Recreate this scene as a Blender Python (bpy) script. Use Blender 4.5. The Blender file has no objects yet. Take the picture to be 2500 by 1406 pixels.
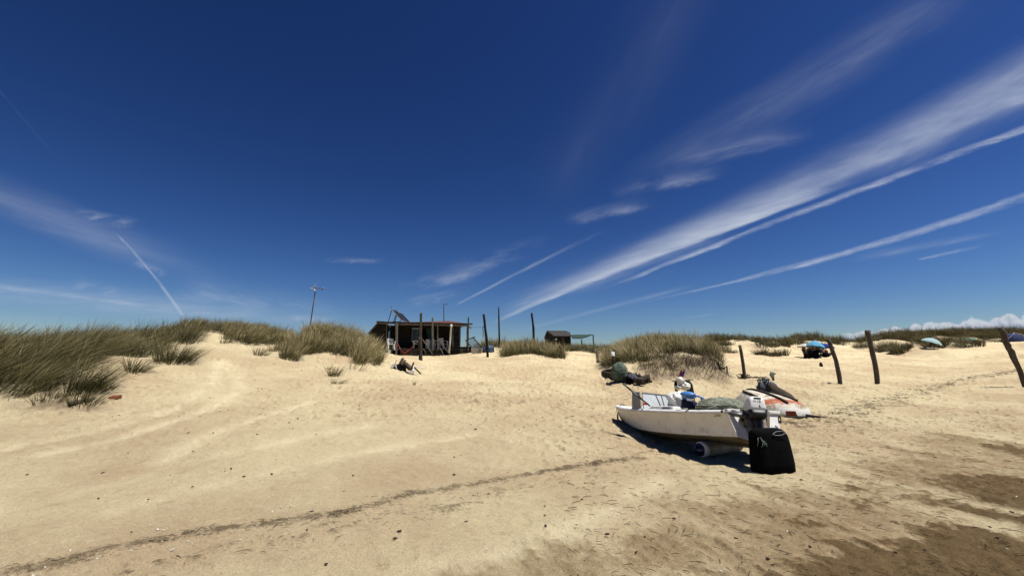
import bpy, math, random
import numpy as np
from mathutils import Vector, Matrix, Euler
random.seed(7)
RNG = np.random.default_rng(11)
S = bpy.context.scene
COL = S.collection
pi = math.pi
# ------------------------------------------------------------------ camera
EYE = 1.6
FPX = 1049.0
PITCH = math.atan(197 / FPX)
CP, SP = math.cos(PITCH), math.sin(PITCH)
cam = bpy.data.cameras.new("camera")
cam.sensor_width = 36
cam.lens = FPX / 2500 * 36
cam.clip_start = 0.05
cam.clip_end = 5000
co = bpy.data.objects.new("camera", cam)
COL.objects.link(co)
co.location = (0, 0, EYE)
co.rotation_euler = (pi / 2 + PITCH, 0, 0)
S.camera = co


def P(px, py, d):
    """world point at depth d (metres along +y) seen at photo pixel px,py"""
    cx = (px - 1250) / FPX
    cy = -(py - 703) / FPX
    k = d / (CP - SP * cy)
    return Vector((cx * k, d, EYE + k * (CP * cy + SP)))


# ------------------------------------------------------------------ noise
def _hash(ix, iy, seed):
    h = (ix.astype(np.int64) * 374761393 + iy.astype(np.int64) * 668265263 + seed * 974634777) & 0xFFFFFFFF
    h = ((h ^ (h >> 13)) * 1274126177) & 0xFFFFFFFF
    return ((h ^ (h >> 16)) & 0xFFFF) / 65535.0


def vnoise(x, y, seed=0):
    ix, iy = np.floor(x), np.floor(y)
    fx, fy = x - ix, y - iy
    fx = fx * fx * (3 - 2 * fx)
    fy = fy * fy * (3 - 2 * fy)
    a, b = _hash(ix, iy, seed), _hash(ix + 1, iy, seed)
    c, d = _hash(ix, iy + 1, seed), _hash(ix + 1, iy + 1, seed)
    return (a + (b - a) * fx) * (1 - fy) + (c + (d - c) * fx) * fy - 0.5


def fbm(x, y, octv=4, seed=0):
    s = np.zeros_like(x)
    a = 1.0
    for o in range(octv):
        s += a * vnoise(x, y, seed + o * 17)
        x, y = x * 2.03 + 3.1, y * 2.03 - 1.7
        a *= 0.5
    return s


def pits(x, y, seed, rmin, rmax, prob):
    """dents of random size, one per lattice cell at most: footprints and scuffs"""
    out = np.zeros_like(x)
    ix, iy = np.floor(x), np.floor(y)
    for dx in (-1, 0, 1):
        for dy in (-1, 0, 1):
            cx, cy = ix + dx, iy + dy
            jx, jy = cx + 0.15 + 0.7 * _hash(cx, cy, seed), cy + 0.15 + 0.7 * _hash(cx, cy, seed + 1)
            on = _hash(cx, cy, seed + 2) < prob
            rr = rmin + (rmax - rmin) * _hash(cx, cy, seed + 3)
            an = pi * _hash(cx, cy, seed + 4)
            ca, sa = np.cos(an), np.sin(an)
            ux, uy = (x - jx) * ca + (y - jy) * sa, -(x - jx) * sa + (y - jy) * ca
            q = np.sqrt((ux / 1.5) ** 2 + (uy / 0.75) ** 2) / rr
            h = np.where(q < 1, -(1 - q ** 2) ** 1.2, 0) + 0.35 * np.exp(-((q - 1.15) / 0.28) ** 2)
            out += np.where(on, h * rr, 0)
    return out


def sstep(a, b, v):
    t = np.clip((v - a) / (b - a), 0, 1)
    return t * t * (3 - 2 * t)


# ------------------------------------------------------------------ terrain
PROFILE = {  # photo column at the horizon : [(depth, ground height)]
    -1600: [(0, 0), (6, .5), (9, 1.0), (12, 2.4), (20, 2.6), (60, 2.5), (300, 1)],
    -500: [(0, 0), (3.4, .0), (6, .3), (9, .7), (10.2, 1.2), (12.5, 2.1), (16, 2.4), (25, 2.5), (60, 2.5), (300, 1)],
    0: [(0, 0), (3.4, .0), (6, .25), (9.5, .62), (10.3, 1.15), (12.4, 2.0), (15, 2.25), (20, 2.2), (30, 2.4), (60, 2.5), (300, 1)],
    200: [(0, 0), (3.4, .0), (6, .25), (9.6, .66), (10.4, 1.08), (12.6, 1.8), (15, 2.25), (17, 2.4), (30, 2.4), (60, 2.5), (300, 1)],
    330: [(0, 0), (3.4, .0), (6, .25), (10, .74), (12.5, 1.4), (15, 2.0), (19, 2.9), (24, 3.1), (60, 2.5), (300, 1)],
    470: [(0, 0), (3.4, .0), (6, .22), (10, .72), (13, 1.3), (17, 2.45), (20, 3.35), (22, 3.5), (26, 3.4), (60, 2.5), (300, 1)],
    600: [(0, 0), (3.4, .0), (6, .2), (10, .68), (13, 1.15), (18, 2.4), (21, 3.1), (24, 3.55), (28, 3.4), (60, 2.5), (300, 1)],
    700: [(0, 0), (3.4, .0), (6, .2), (10, .66), (13, 1.1), (17, 1.95), (20, 2.6), (24, 3.35), (28, 3.2), (60, 2.5), (300, 1)],
    800: [(0, 0), (3.4, .0), (6, .2), (10, .64), (14, 1.15), (17, 1.8), (20, 2.5), (24, 3.2), (28, 3.1), (60, 2.5), (300, 1)],
    890: [(0, 0), (3.4, .0), (6, .17), (10, .6), (14, 1.1), (17, 1.55), (20, 2.3), (24, 2.75), (30, 2.6), (60, 2.5), (300, 1)],
    960: [(0, 0), (3.4, .0), (6, .15), (10, .58), (14, 1.05), (17, 1.42), (20, 1.9), (24, 2.15), (30, 2.4), (34, 2.55), (60, 2.5), (300, 1)],
    1050: [(0, 0), (3.4, .0), (6, .12), (10, .54), (14, .95), (20, 1.45), (26, 1.98), (29, 2.2), (32, 2.55), (36, 2.7), (60, 2.6), (300, 1)],
    1140: [(0, 0), (3.4, .0), (6, .1), (10, .5), (14, .9), (20, 1.42), (27, 2.1), (31, 2.58), (36, 2.9), (60, 2.7), (300, 1)],
    1215: [(0, 0), (3.4, .0), (6, .1), (10, .48), (14, .86), (20, 1.4), (27, 2.1), (31, 2.6), (36, 3.35), (40, 3.85), (45, 3.6), (60, 3), (300, 1)],
    1300: [(0, 0), (3.4, .0), (6, .08), (10, .45), (14, .82), (20, 1.35), (26, 2.15), (28, 2.6), (31, 3.1), (36, 2.9), (60, 3), (300, 1)],
    1390: [(0, 0), (3.4, .0), (6, .06), (10, .4), (14, .75), (20, 1.25), (26, 1.98), (34, 2.66), (40, 3.1), (48, 3.75), (60, 4.0), (80, 3.6), (300, 1)],
    1470: [(0, 0), (3.4, .0), (6, .05), (10, .33), (14, .65), (20, 1.2), (26, 1.9), (34, 2.6), (42, 3.2), (48, 3.75), (60, 4), (80, 3.6), (300, 1)],
    1530: [(0, 0), (3.4, .0), (6, .04), (10, .25), (13, .5), (16, .98), (18.8, 1.32), (19.6, 1.75), (21, 2.0), (24, 2.65), (27, 2.8), (32, 2.6), (45, 3.2), (60, 3.6), (300, 1)],
    1600: [(0, 0), (3.4, .0), (6, .02), (9, .1), (11, .22), (13, .48), (16, .92), (18.4, 1.25), (19.3, 1.95), (21, 2.25), (24, 2.85), (27, 2.9), (32, 2.7), (45, 3.2), (60, 3.6), (300, 1)],
    1680: [(0, 0), (3.4, .0), (6, .02), (9, .07), (11, .2), (13, .45), (15, .7), (17.6, 1.08), (18.7, 1.95), (20.5, 2.3), (23, 2.95), (26, 3.0), (30, 2.6), (45, 3.2), (60, 3.8), (300, 1)],
    1740: [(0, 0), (3.4, .0), (6, .01), (9, .08), (12, .34), (15, .68), (17.8, 1.06), (19.2, 1.75), (20.5, 2.05), (23, 2.5), (26, 2.45), (30, 2.15), (44, 3.4), (50, 4.7), (55, 5.1), (80, 4), (300, 2)],
    1790: [(0, 0), (3.4, .0), (6, .0), (9, .09), (12, .36), (15, .66), (20, 1.15), (30, 2.0), (40, 2.9), (46, 3.7), (50, 4.6), (55, 5.0), (80, 4), (300, 2)],
    1880: [(0, 0), (3.4, .0), (8, .05), (12, .38), (15, .62), (20, 1.1), (30, 2.0), (40, 2.75), (45, 3.3), (51, 4.4), (56, 4.7), (80, 4), (300, 2)],
    1960: [(0, 0), (3.4, .0), (8, .05), (12, .38), (15, .62), (20, 1.07), (30, 1.95), (40, 2.68), (45, 3.05), (50, 4.0), (56, 5.3), (60, 5.2), (80, 4.5), (300, 2)],
    2030: [(0, 0), (3.4, .0), (8, .04), (12, .36), (15, .6), (20, 1.05), (30, 1.95), (40, 2.68), (45, 3.1), (50, 4.0), (56, 5.2), (60, 5.2), (80, 4.5), (300, 2)],
    2100: [(0, 0), (3.4, .0), (8, .03), (12, .34), (15, .58), (20, 1.0), (30, 1.9), (44, 2.98), (50, 3.6), (56, 4.4), (62, 5.1), (70, 5.1), (100, 4), (300, 2)],
    2200: [(0, 0), (3.4, .0), (8, .02), (12, .3), (15, .53), (20, .95), (30, 1.85), (44, 3.2), (49, 4.1), (55, 5.4), (61, 6.1), (68, 6.1), (100, 5), (300, 2)],
    2300: [(0, 0), (3.4, .0), (8, .02), (12, .3), (15, .53), (20, .95), (30, 1.8), (40, 2.85), (48, 3.85), (54, 5.3), (61, 6.4), (68, 6.4), (100, 5), (300, 2)],
    2420: [(0, 0), (3.4, .0), (8, .02), (12, .3), (15, .55), (20, 1.0), (30, 1.95), (42, 3.3), (50, 4.4), (57, 5.6), (64, 6.8), (72, 6.8), (100, 5), (300, 2)],
    2560: [(0, 0), (3.4, .0), (8, .02), (12, .32), (15, .6), (20, 1.05), (30, 2.05), (42, 3.4), (50, 4.5), (57, 5.6), (64, 6.8), (72, 6.8), (100, 5), (300, 2)],
    3600: [(0, 0), (3.4, .0), (6, .0), (9, .1), (14, .5), (20, 1.2), (26, 2.5), (33, 4.0), (60, 4), (300, 2)],
}
NR, NPHI = 420, 1441
RS = np.geomspace(0.3, 900, NR)
PH = np.linspace(-pi, pi, NPHI)
_cols = sorted(PROFILE)
_phi = [math.atan((c - 1250) / (FPX * 1.0175)) for c in _cols]
_tab = []
for c, ph in zip(_cols, _phi):
    ds = np.array([p[0] for p in PROFILE[c]], float) / math.cos(ph)
    zs = np.array([p[1] for p in PROFILE[c]], float)
    _tab.append(np.interp(RS, ds, zs))
_back = [(-pi, np.clip(-0.03 * RS, -1.2, 0)), (-2.2, np.clip(0.01 * RS, 0, .4)), (-1.62, np.interp(RS, [0, 8, 20, 40, 300], [0, .35, 1.2, 2.2, 1]))]
_front = [(1.62, np.interp(RS, [0, 10, 25, 45, 300], [0, .0, .4, 1.2, .5])), (2.2, np.clip(-0.02 * RS, -1.0, 0)), (pi, np.clip(-0.03 * RS, -1.2, 0))]
_phi = [b[0] for b in _back] + _phi + [b[0] for b in _front]
_tab = [b[1] for b in _back] + _tab + [b[1] for b in _front]
_tab = np.array(_tab)
RAST = np.empty((NPHI, NR))
for j in range(NR):
    RAST[:, j] = np.interp(PH, _phi, _tab[:, j])


def _blur(a, s, axis):
    k = np.exp(-0.5 * (np.arange(-3 * s, 3 * s + 1) / s) ** 2)
    k /= k.sum()
    n = len(k) // 2
    pad = [(0, 0), (0, 0)]
    pad[axis] = (n, n)
    b = np.pad(a, pad, mode='edge')
    return np.apply_along_axis(lambda v: np.convolve(v, k, 'valid'), axis, b)


RAST = _blur(_blur(RAST, 2, 1), 2, 0)
LR0, LR1 = math.log(RS[0]), math.log(RS[-1])


def hbase(x, y):
    r = np.hypot(x, y)
    u = np.clip((np.log(np.maximum(r, RS[0])) - LR0) / (LR1 - LR0) * (NR - 1), 0, NR - 1.001)
    v = np.clip((np.arctan2(x, y) + pi) / (2 * pi) * (NPHI - 1), 0, NPHI - 1.001)
    i, j = np.floor(v).astype(int), np.floor(u).astype(int)
    fi, fj = v - i, u - j
    return (RAST[i, j] * (1 - fi) + RAST[i + 1, j] * fi) * (1 - fj) + (RAST[i, j + 1] * (1 - fi) + RAST[i + 1, j + 1] * fi) * fj


def hground(x, y):
    x = np.asarray(x, float)
    y = np.asarray(y, float)
    z = hbase(x, y)
    far = sstep(9, 16, np.hypot(x, y))
    z = z + fbm(x / 2.6, y / 2.6, 3, 5) * (0.05 + 0.16 * far) + fbm(x / 9, y / 9, 2, 9) * 0.25 * far
    z = z + fbm(x / 4.5, y / 6, 3, 13) * 0.9 * sstep(45, 52, np.hypot(x, y)) * sstep(10, 20, x)
    return z


def hz(x, y):
    return float(hground(np.array([x]), np.array([y]))[0])


def G(px, py, dmin=2.0, dmax=120.0):
    """where the sight line through a photo pixel meets the sand"""
    d = np.geomspace(dmin, dmax, 1500)
    cx = (px - 1250) / FPX
    cy = -(py - 703) / FPX
    k = d / (CP - SP * cy)
    z = EYE + k * (CP * cy + SP)
    g = hground(cx * k, d)
    h = np.nonzero(z <= g)[0]
    n = h[0] if len(h) else len(d) - 1
    return Vector((cx * k[n], d[n], g[n]))


# ------------------------------------------------------------------ node helpers
class NT:
    def __init__(s, tree):
        s.t = tree
        s.n = tree.nodes
        s.l = tree.links

    def _in(s, sock, v):
        if hasattr(v, 'node'):
            s.l.new(v, sock)
        elif v is not None:
            sock.default_value = v

    def math(s, op, a, b=None, c=None, clamp=False):
        n = s.n.new('ShaderNodeMath')
        n.operation = op
        n.use_clamp = clamp
        for i, v in enumerate((a, b, c)):
            s._in(n.inputs[i], v)
        return n.outputs[0]

    def comb(s, x, y, z=0.0):
        n = s.n.new('ShaderNodeCombineXYZ')
        for i, v in enumerate((x, y, z)):
            s._in(n.inputs[i], v)
        return n.outputs[0]

    def noise(s, vec, scale, detail=4, rough=0.55, dist=0.0, out='Fac'):
        n = s.n.new('ShaderNodeTexNoise')
        if vec is not None:
            s.l.new(vec, n.inputs['Vector'])
        n.inputs['Scale'].default_value = scale
        n.inputs['Detail'].default_value = detail
        n.inputs['Roughness'].default_value = rough
        n.inputs['Distortion'].default_value = dist
        return n.outputs[out]

    def ramp(s, v, a, b, smooth=True, o0=0.0, o1=1.0):
        n = s.n.new('ShaderNodeMapRange')
        n.interpolation_type = 'SMOOTHSTEP' if smooth else 'LINEAR'
        s._in(n.inputs['Value'], v)
        n.inputs['From Min'].default_value = a
        n.inputs['From Max'].default_value = b
        n.inputs['To Min'].default_value = o0
        n.inputs['To Max'].default_value = o1
        return n.outputs['Result']

    def mix(s, f, a, b, blend='MIX'):
        n = s.n.new('ShaderNodeMix')
        n.data_type = 'RGBA'
        n.blend_type = blend
        s._in(n.inputs[0], f)
        s._in(n.inputs[6], a)
        s._in(n.inputs[7], b)
        return n.outputs[2]

    def attr(s, name, out='Fac'):
        n = s.n.new('ShaderNodeAttribute')
        n.attribute_name = name
        return n.outputs[out]

    def coord(s, out='Object'):
        return s.n.new('ShaderNodeTexCoord').outputs[out]

    def bump(s, h, strength=0.3, dist=0.02, normal=None):
        n = s.n.new('ShaderNodeBump')
        n.inputs['Strength'].default_value = strength
        n.inputs['Distance'].default_value = dist
        s.l.new(h, n.inputs['Height'])
        if normal is not None:
            s.l.new(normal, n.inputs['Normal'])
        return n.outputs[0]


def rgb(c):
    return (c[0], c[1], c[2], 1.0)


def new_mat(name):
    m = bpy.data.materials.new(name)
    m.use_nodes = True
    nt = NT(m.node_tree)
    return m, nt, m.node_tree.nodes['Principled BSDF']


# ------------------------------------------------------------------ sun and sky
SUN_EL = math.radians(68)
SUN_AZ = Vector((0.96, -0.28))       # towards the sun, on the ground plane
sd = Vector((SUN_AZ.x * math.cos(SUN_EL), SUN_AZ.y * math.cos(SUN_EL), math.sin(SUN_EL))).normalized()
sl = bpy.data.lights.new("sun", 'SUN')
sl.energy = 4.9
sl.angle = math.radians(0.53)
sl.color = (1.0, 0.965, 0.89)
so = bpy.data.objects.new("sun", sl)
COL.objects.link(so)
so.rotation_euler = (-sd).to_track_quat('-Z', 'Y').to_euler()
so.location = (20, 5, 40)

W = bpy.data.worlds.new("World")
S.world = W
W.use_nodes = True
W.cycles.sampling_method = 'NONE'
wt = NT(W.node_tree)
bg = W.node_tree.nodes['Background']
sky = wt.n.new('ShaderNodeTexSky')
sky.sky_type = 'NISHITA'
sky.sun_disc = False
sky.sun_elevation = SUN_EL
sky.sun_rotation = math.atan2(SUN_AZ.x, SUN_AZ.y)
sky.air_density = 1.0
sky.dust_density = 0.3
sky.ozone_density = 3.0
sky.altitude = 0
bg.inputs['Strength'].default_value = 0.05
# clouds: high ice cloud and old vapour trails, laid out by compass direction
dirv = wt.coord('Generated')
sep = wt.n.new('ShaderNodeSeparateXYZ')
wt.l.new(dirv, sep.inputs[0])
ysafe = wt.math('MAXIMUM', sep.outputs[1], 0.02)
CA = wt.math('DIVIDE', sep.outputs[0], ysafe)
CB = wt.math('DIVIDE', sep.outputs[2], ysafe)
CV = wt.comb(CA, CB, 0.0)


def AB(px, py):
    cx = (px - 1250) / FPX
    cy = -(py - 703) / FPX
    k = 1 / (CP - SP * cy)
    return cx * k, k * (CP * cy + SP)


def wsep(v):
    n = wt.n.new('ShaderNodeSeparateXYZ')
    wt.l.new(v, n.inputs[0])
    return n.outputs


_shared = {}


def shared_noise(ex, ey, nx, ny, scale, stretch):
    ang = round(math.degrees(math.atan2(ey, ex)) / 16)
    octave = round(math.log2(scale) / 1.25)
    key = (ang, octave) if stretch > 2.9 else (0, octave, 'w')
    if key not in _shared:
        a = math.radians(ang * 16)
        ex, ey = math.cos(a), math.sin(a)
        sc = 2 ** (octave * 1.25)
        u = wt.math('MULTIPLY_ADD', CA, ex * sc / stretch, wt.math('MULTIPLY', CB, ey * sc / stretch))
        v = wt.math('MULTIPLY_ADD', CA, -ey * sc, wt.math('MULTIPLY', CB, ex * sc))
        _shared[key] = wt.noise(wt.comb(u, v, ang * 3.1), 1.0, 4, .62)
    return _shared[key]


def streak(p, q, wu, wl, wu1, wl1, amp, stretch=6, scale=14, nlo=0.25, nhi=0.75, fade0=0.1, fade1=0.1, edge=0.3, bend=0.0, seed=0.0, rough=0.6, warp=0.0):
    """a band of ice cloud from p to q (photo pixels), widths in pixels above/below its axis at both ends"""
    ax, ay = AB(*p)
    bx, by = AB(*q)
    L = math.hypot(bx - ax, by - ay)
    ex, ey = (bx - ax) / L, (by - ay) / L
    nx, ny = -ey, ex
    if ny < 0:
        nx, ny = -nx, -ny
    s = wt.math('MULTIPLY_ADD', CA, ex, wt.math('MULTIPLY_ADD', CB, ey, -(ax * ex + ay * ey)))
    w = wt.math('MULTIPLY_ADD', CA, nx, wt.math('MULTIPLY_ADD', CB, ny, -(ax * nx + ay * ny)))
    sn = wt.math('DIVIDE', s, L)
    if bend:
        par = wt.math('MULTIPLY', sn, wt.math('SUBTRACT', 1.0, sn))
        w = wt.math('MULTIPLY_ADD', par, -4 * bend / FPX, w)
    nz = shared_noise(ex, ey, nx, ny, scale, stretch)
    wv = wt.math('MULTIPLY_ADD', wt.math('SUBTRACT', nz, 0.5), warp / FPX, w) if warp else w
    k = 1.0 / FPX
    up = wt.math('MULTIPLY_ADD', sn, (wu1 - wu) * k, wu * k)
    lo = wt.math('MULTIPLY_ADD', sn, (wl1 - wl) * k, wl * k)
    up = wt.math('MAXIMUM', up, 0.5 * k)
    lo = wt.math('MAXIMUM', lo, 0.5 * k)
    rel = wt.math('MAXIMUM', wt.math('DIVIDE', wv, up), wt.math('DIVIDE', wt.math('MULTIPLY', wv, -1.0), lo))
    m = wt.ramp(rel, 1.0, edge)
    f = wt.math('MULTIPLY', wt.ramp(sn, 0.0, max(fade0, .001)), wt.ramp(sn, 1.0, 1.0 - max(fade1, .001)))
    fb = shared_noise(ex, ey, nx, ny, scale * 4.5, 9)
    t = wt.math('MULTIPLY', wt.ramp(nz, nlo, nhi), wt.ramp(fb, .25, .75, False, .45, 1.25))
    return wt.math('MULTIPLY', wt.math('MULTIPLY', m, f), wt.math('MULTIPLY', t, amp))


CLOUDS = [
    # the broad bright plume across the right half
    streak((1470, 708), (2640, 266), 7, 6, 17, 15, .66, 5, 30, .15, .75, .12, 0.0, .1, 6, 1.0, .65, 18),
    streak((1190, 790), (2110, 430), 8, 6, 34, 13, .80, 6, 18, .15, .75, .10, .22, .05, 4, 2.0, .65, 24),
    streak((1230, 768), (2700, 165), 18, 6, 175, 34, .64, 5, 8, .1, .75, .15, 0.0, -.2, 0, 3.0, .65, 40),
    streak((1200, 765), (1800, 560), 30, 16, 110, 50, .48, 4, 12, .25, .75, .2, .4, -.2, 0, 4.0, .65, 60),
    streak((1990, 450), (2560, 170), 50, 60, 130, 130, .46, 4, 8, .15, .8, .3, 0.0, -.2, 0, 13.0, .65, 70),
    streak((1480, 655), (2120, 385), 44, 34, 60, 40, .40, 3, 14, .3, .75, .3, .35, -.3, 0, 32.0, .7, 60),
    # second trail below it
    streak((1500, 752), (2640, 432), 3, 3, 19, 17, .60, 4, 42, .12, .7, .35, 0.0, .15, -24, 5.0, .7, 18),
    streak((1240, 815), (1720, 690), 8, 6, 10, 8, .2, 5, 20, .2, .8, .2, .3, -.1, 0, 15.0),
    # thin trail over the hut
    streak((1108, 748), (1500, 552), 4, 4, 8, 9, .36, 3, 45, .1, .65, .05, .6, .1, 3, 6.0, .7, 10),
    # left trail
    streak((280, 566), (448, 772), 3, 3, 6, 6, .36, 4, 50, .1, .6, .12, .02, .1, 6, 7.0, .7, 8),
    streak((-20, 200), (150, 400), 4, 4, 6, 6, .05, 4, 40, .2, .8, .1, .4, .0),
    # left diffuse bands
    streak((-200, 420), (620, 720), 90, 70, 60, 60, .30, 4, 7, .1, .85, .1, .5, -.4, 10, 8.0, .6, 60),
    streak((-150, 700), (900, 800), 50, 46, 50, 40, .42, 5, 14, .1, .85, .05, .3, -.3, 6, 9.0, .65, 40),
    streak((-100, 690), (440, 760), 9, 8, 8, 8, .36, 5, 30, .2, .75, .05, .35, .0, 4, 10.0, .65, 14),
    # upper right veils
    streak((1480, 480), (2420, -60), 60, 80, 140, 150, .27, 4, 5, .15, .85, .25, .25, -.5, 0, 11.0, .6, 90),
    streak((1300, 520), (1750, -150), 120, 120, 200, 200, .05, 4, 4, .2, .8, .2, .1, -.5, 0, 12.0, .6, 90),
    streak((2050, 640), (2480, 560), 20, 14, 14, 12, .26, 4, 20, .25, .75, .3, .4, -.2, 0, 14.0, .65, 24),
    streak((2235, 634), (2420, 596), 4, 5, 8, 7, .34, 4, 34, .2, .7, .1, .6, .0, 0, 16.0, .65, 12),
    streak((1600, 785), (1760, 765), 4, 6, 4, 4, .2, 3, 30, .2, .7, .3, .3, .0, 0, 17.0),
    # ragged wisps
    streak((1370, 550), (1620, 490), 44, 30, 30, 24, .52, 2.2, 18, .34, .74, .3, .45, -.3, 0, 18.0, .7, 70),
    streak((1480, 478), (1800, 410), 44, 30, 36, 26, .36, 2.2, 15, .34, .74, .3, .45, -.3, 0, 19.0, .7, 70),
    streak((1620, 400), (2000, 310), 36, 30, 36, 30, .30, 3, 15, .3, .74, .3, .45, -.3, 0, 29.0, .7, 70),
    streak((1060, 680), (1360, 580), 40, 40, 30, 30, .40, 2.4, 20, .34, .75, .3, .4, -.3, 0, 20.0, .7, 70),
    streak((960, 700), (1220, 650), 22, 20, 24, 22, .32, 2.4, 24, .34, .72, .3, .4, -.3, 0, 21.0, .7, 50),
    streak((980, 740), (1160, 708), 18, 18, 20, 16, .32, 2.4, 28, .3, .72, .3, .4, -.2, 0, 22.0, .7, 30),
    streak((780, 638), (950, 634), 12, 12, 9, 9, .30, 2.4, 28, .28, .7, .3, .4, -.2, 0, 23.0, .7, 26),
    streak((170, 515), (360, 550), 20, 22, 16, 16, .44, 2.2, 24, .3, .72, .3, .3, -.3, 0, 24.0, .7, 50),
    streak((320, 632), (410, 672), 16, 16, 16, 16, .36, 2.2, 30, .3, .7, .3, .3, -.3, 0, 25.0, .7, 40),
    streak((170, 685), (310, 715), 26, 24, 16, 16, .24, 2.2, 24, .32, .7, .3, .3, -.3, 0, 26.0, .7, 50),
    streak((420, 690), (860, 770), 44, 40, 44, 36, .32, 3, 14, .34, .78, .2, .3, -.4, 0, 27.0, .7, 60),
    streak((690, 775), (860, 780), 14, 12, 12, 12, .32, 2.4, 26, .3, .7, .2, .3, -.1, 0, 28.0, .7, 26),
    streak((-200, 800), (2700, 800), 130, 60, 130, 60, .07, 6, 6, .1, .9, .02, .3, -.9, 0, 30.0, .6, 60),
    streak((1250, 740), (1700, 640), 30, 20, 60, 30, .30, 3, 16, .3, .75, .2, .4, -.3, 0, 31.0, .7, 50),
]
tot = CLOUDS[0]
for c in CLOUDS[1:]:
    # screen blend of cover
    tot = wt.math('SUBTRACT', wt.math('ADD', tot, c), wt.math('MULTIPLY', tot, c))
front = wt.ramp(sep.outputs[1], 0.05, 0.2)
tot = wt.math('MULTIPLY', tot, front)
hsv = wt.n.new('ShaderNodeHueSaturation')
wt.l.new(sky.outputs[0], hsv.inputs['Color'])
hsv.inputs['Saturation'].default_value = 1.12
hsv.inputs['Value'].default_value = 1.0
gam = wt.n.new('ShaderNodeGamma')
wt.l.new(hsv.outputs[0], gam.inputs[0])
gam.inputs[1].default_value = 1.78
skyc = wt.mix(1.0, gam.outputs[0], (.243, .219, .233, 1), 'MULTIPLY')
print('cloud noises', len(_shared))
CLOUDC = (11.5 / 1.516, 12.6 / 1.516, 14.6 / 1.516, 1)
skyc = wt.mix(tot, skyc, CLOUDC)
# low heaped clouds on the right-hand horizon
ca0, cb0 = AB(2050, 815)
ca1, cb1 = AB(2500, 762)
nb = wt.noise(CV, 22, 5, 0.6)
vb = wt.n.new('ShaderNodeTexVoronoi')
vb.feature = 'SMOOTH_F1'
wt.l.new(CV, vb.inputs['Vector'])
vb.inputs['Scale'].default_value = 34
vb.inputs['Smoothness'].default_value = 0.4
tt = wt.math('DIVIDE', wt.math('SUBTRACT', CA, ca0), ca1 - ca0)
topb = wt.math('MULTIPLY_ADD', wt.ramp(tt, 0.0, 1.4, False), (cb1 - cb0) * 1.2, cb0 + 0.004)
lump = wt.math('MULTIPLY_ADD', wt.math('SUBTRACT', nb, 0.5), 0.035, wt.math('MULTIPLY_ADD', vb.outputs['Distance'], -0.022, 0.010))
hgt = wt.math('SUBTRACT', wt.math('ADD', topb, lump), CB)
cm = wt.math('MULTIPLY', wt.ramp(hgt, 0.0, 0.006), wt.ramp(tt, -0.05, 0.12))
cm = wt.math('MULTIPLY', wt.math('MULTIPLY', cm, front), 0.9)
nb2 = wt.noise(CV, 60, 5, 0.65)
litc = wt.math('ADD', wt.ramp(hgt, 0.05, 0.0), wt.math('MULTIPLY_ADD', nb2, 1.6, -0.85), clamp=True)
cuc = wt.mix(litc, (3.3, 4.0, 5.5, 1), (8.0, 8.4, 9.2, 1))
skyc = wt.mix(cm, skyc, cuc)
wt.l.new(skyc, bg.inputs['Color'])

vs = S.view_settings
vs.view_transform = 'Standard'
vs.look = 'None'
vs.exposure = 0.6
vs.gamma = 1
vs.use_curve_mapping = False
S.render.film_transparent = False
S.cycles.max_bounces = 6
S.cycles.diffuse_bounces = 1
S.cycles.transparent_max_bounces = 6
S.cycles.use_denoising = True
# ------------------------------------------------------------------ the sand sheet
def dist_poly(x, y, pts):
    best = np.full(x.shape, 1e9)
    for a, b in zip(pts[:-1], pts[1:]):
        ax, ay, bx, by = a[0], a[1], b[0], b[1]
        L2 = (bx - ax) ** 2 + (by - ay) ** 2
        t = np.clip(((x - ax) * (bx - ax) + (y - ay) * (by - ay)) / L2, 0, 1)
        best = np.minimum(best, np.hypot(x - ax - t * (bx - ax), y - ay - t * (by - ay)))
    return best


WRACK = [G(*p) for p in ((-260, 1470), (0, 1402), (160, 1372), (330, 1332), (480, 1300), (640, 1282), (800, 1258), (900, 1240), (1000, 1205), (1120, 1190), (1260, 1165), (1400, 1140), (1500, 1124), (1570, 1120))]
WRACK2 = [G(*p) for p in ((300, 1400), (560, 1340), (760, 1300), (940, 1262), (1100, 1235), (1300, 1185), (1480, 1150))]
WRACK3 = [G(*p) for p in ((1930, 1035), (2080, 1000), (2200, 975), (2320, 935), (2420, 915), (2520, 903))]
TRACKS = [[G(*p) for p in t] for t in (
    ((-200, 1180), (100, 1110), (300, 1068), (480, 1010), (600, 950), (560, 890)),
    ((400, 1130), (480, 1075), (600, 1030), (760, 980)),
    ((1000, 1406), (1300, 1330), (1500, 1240), (1620, 1170)),
    ((-200, 1290), (150, 1215), (420, 1140), (700, 1075), (900, 1040)),
    ((-200, 1130), (60, 1085), (260, 1045), (420, 1000), (520, 940), (540, 880)),
    ((300, 1240), (620, 1160), (900, 1100), (1150, 1060)),
    ((2560, 1262), (2420, 1235), (2300, 1205), (2160, 1180)))]
phi_f = np.radians(np.arange(-57, 57.001, 0.095))
phi_c1 = np.radians(np.concatenate([np.arange(-180, -57, 2.5)]))
phi_c2 = np.radians(np.concatenate([np.arange(57.5, 180.01, 2.5)]))
phi = np.concatenate([phi_c1, phi_f, phi_c2])
rad = np.concatenate([np.geomspace(0.2, 2.6, 25)[:-1], np.geomspace(2.6, 75, 500)[:-1], np.geomspace(75, 3500, 60)])
PHG, RG = np.meshgrid(phi, rad, indexing='ij')
X = RG * np.sin(PHG)
Y = RG * np.cos(PHG)
Z = hground(X, Y)
r = np.hypot(X, Y)
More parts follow.
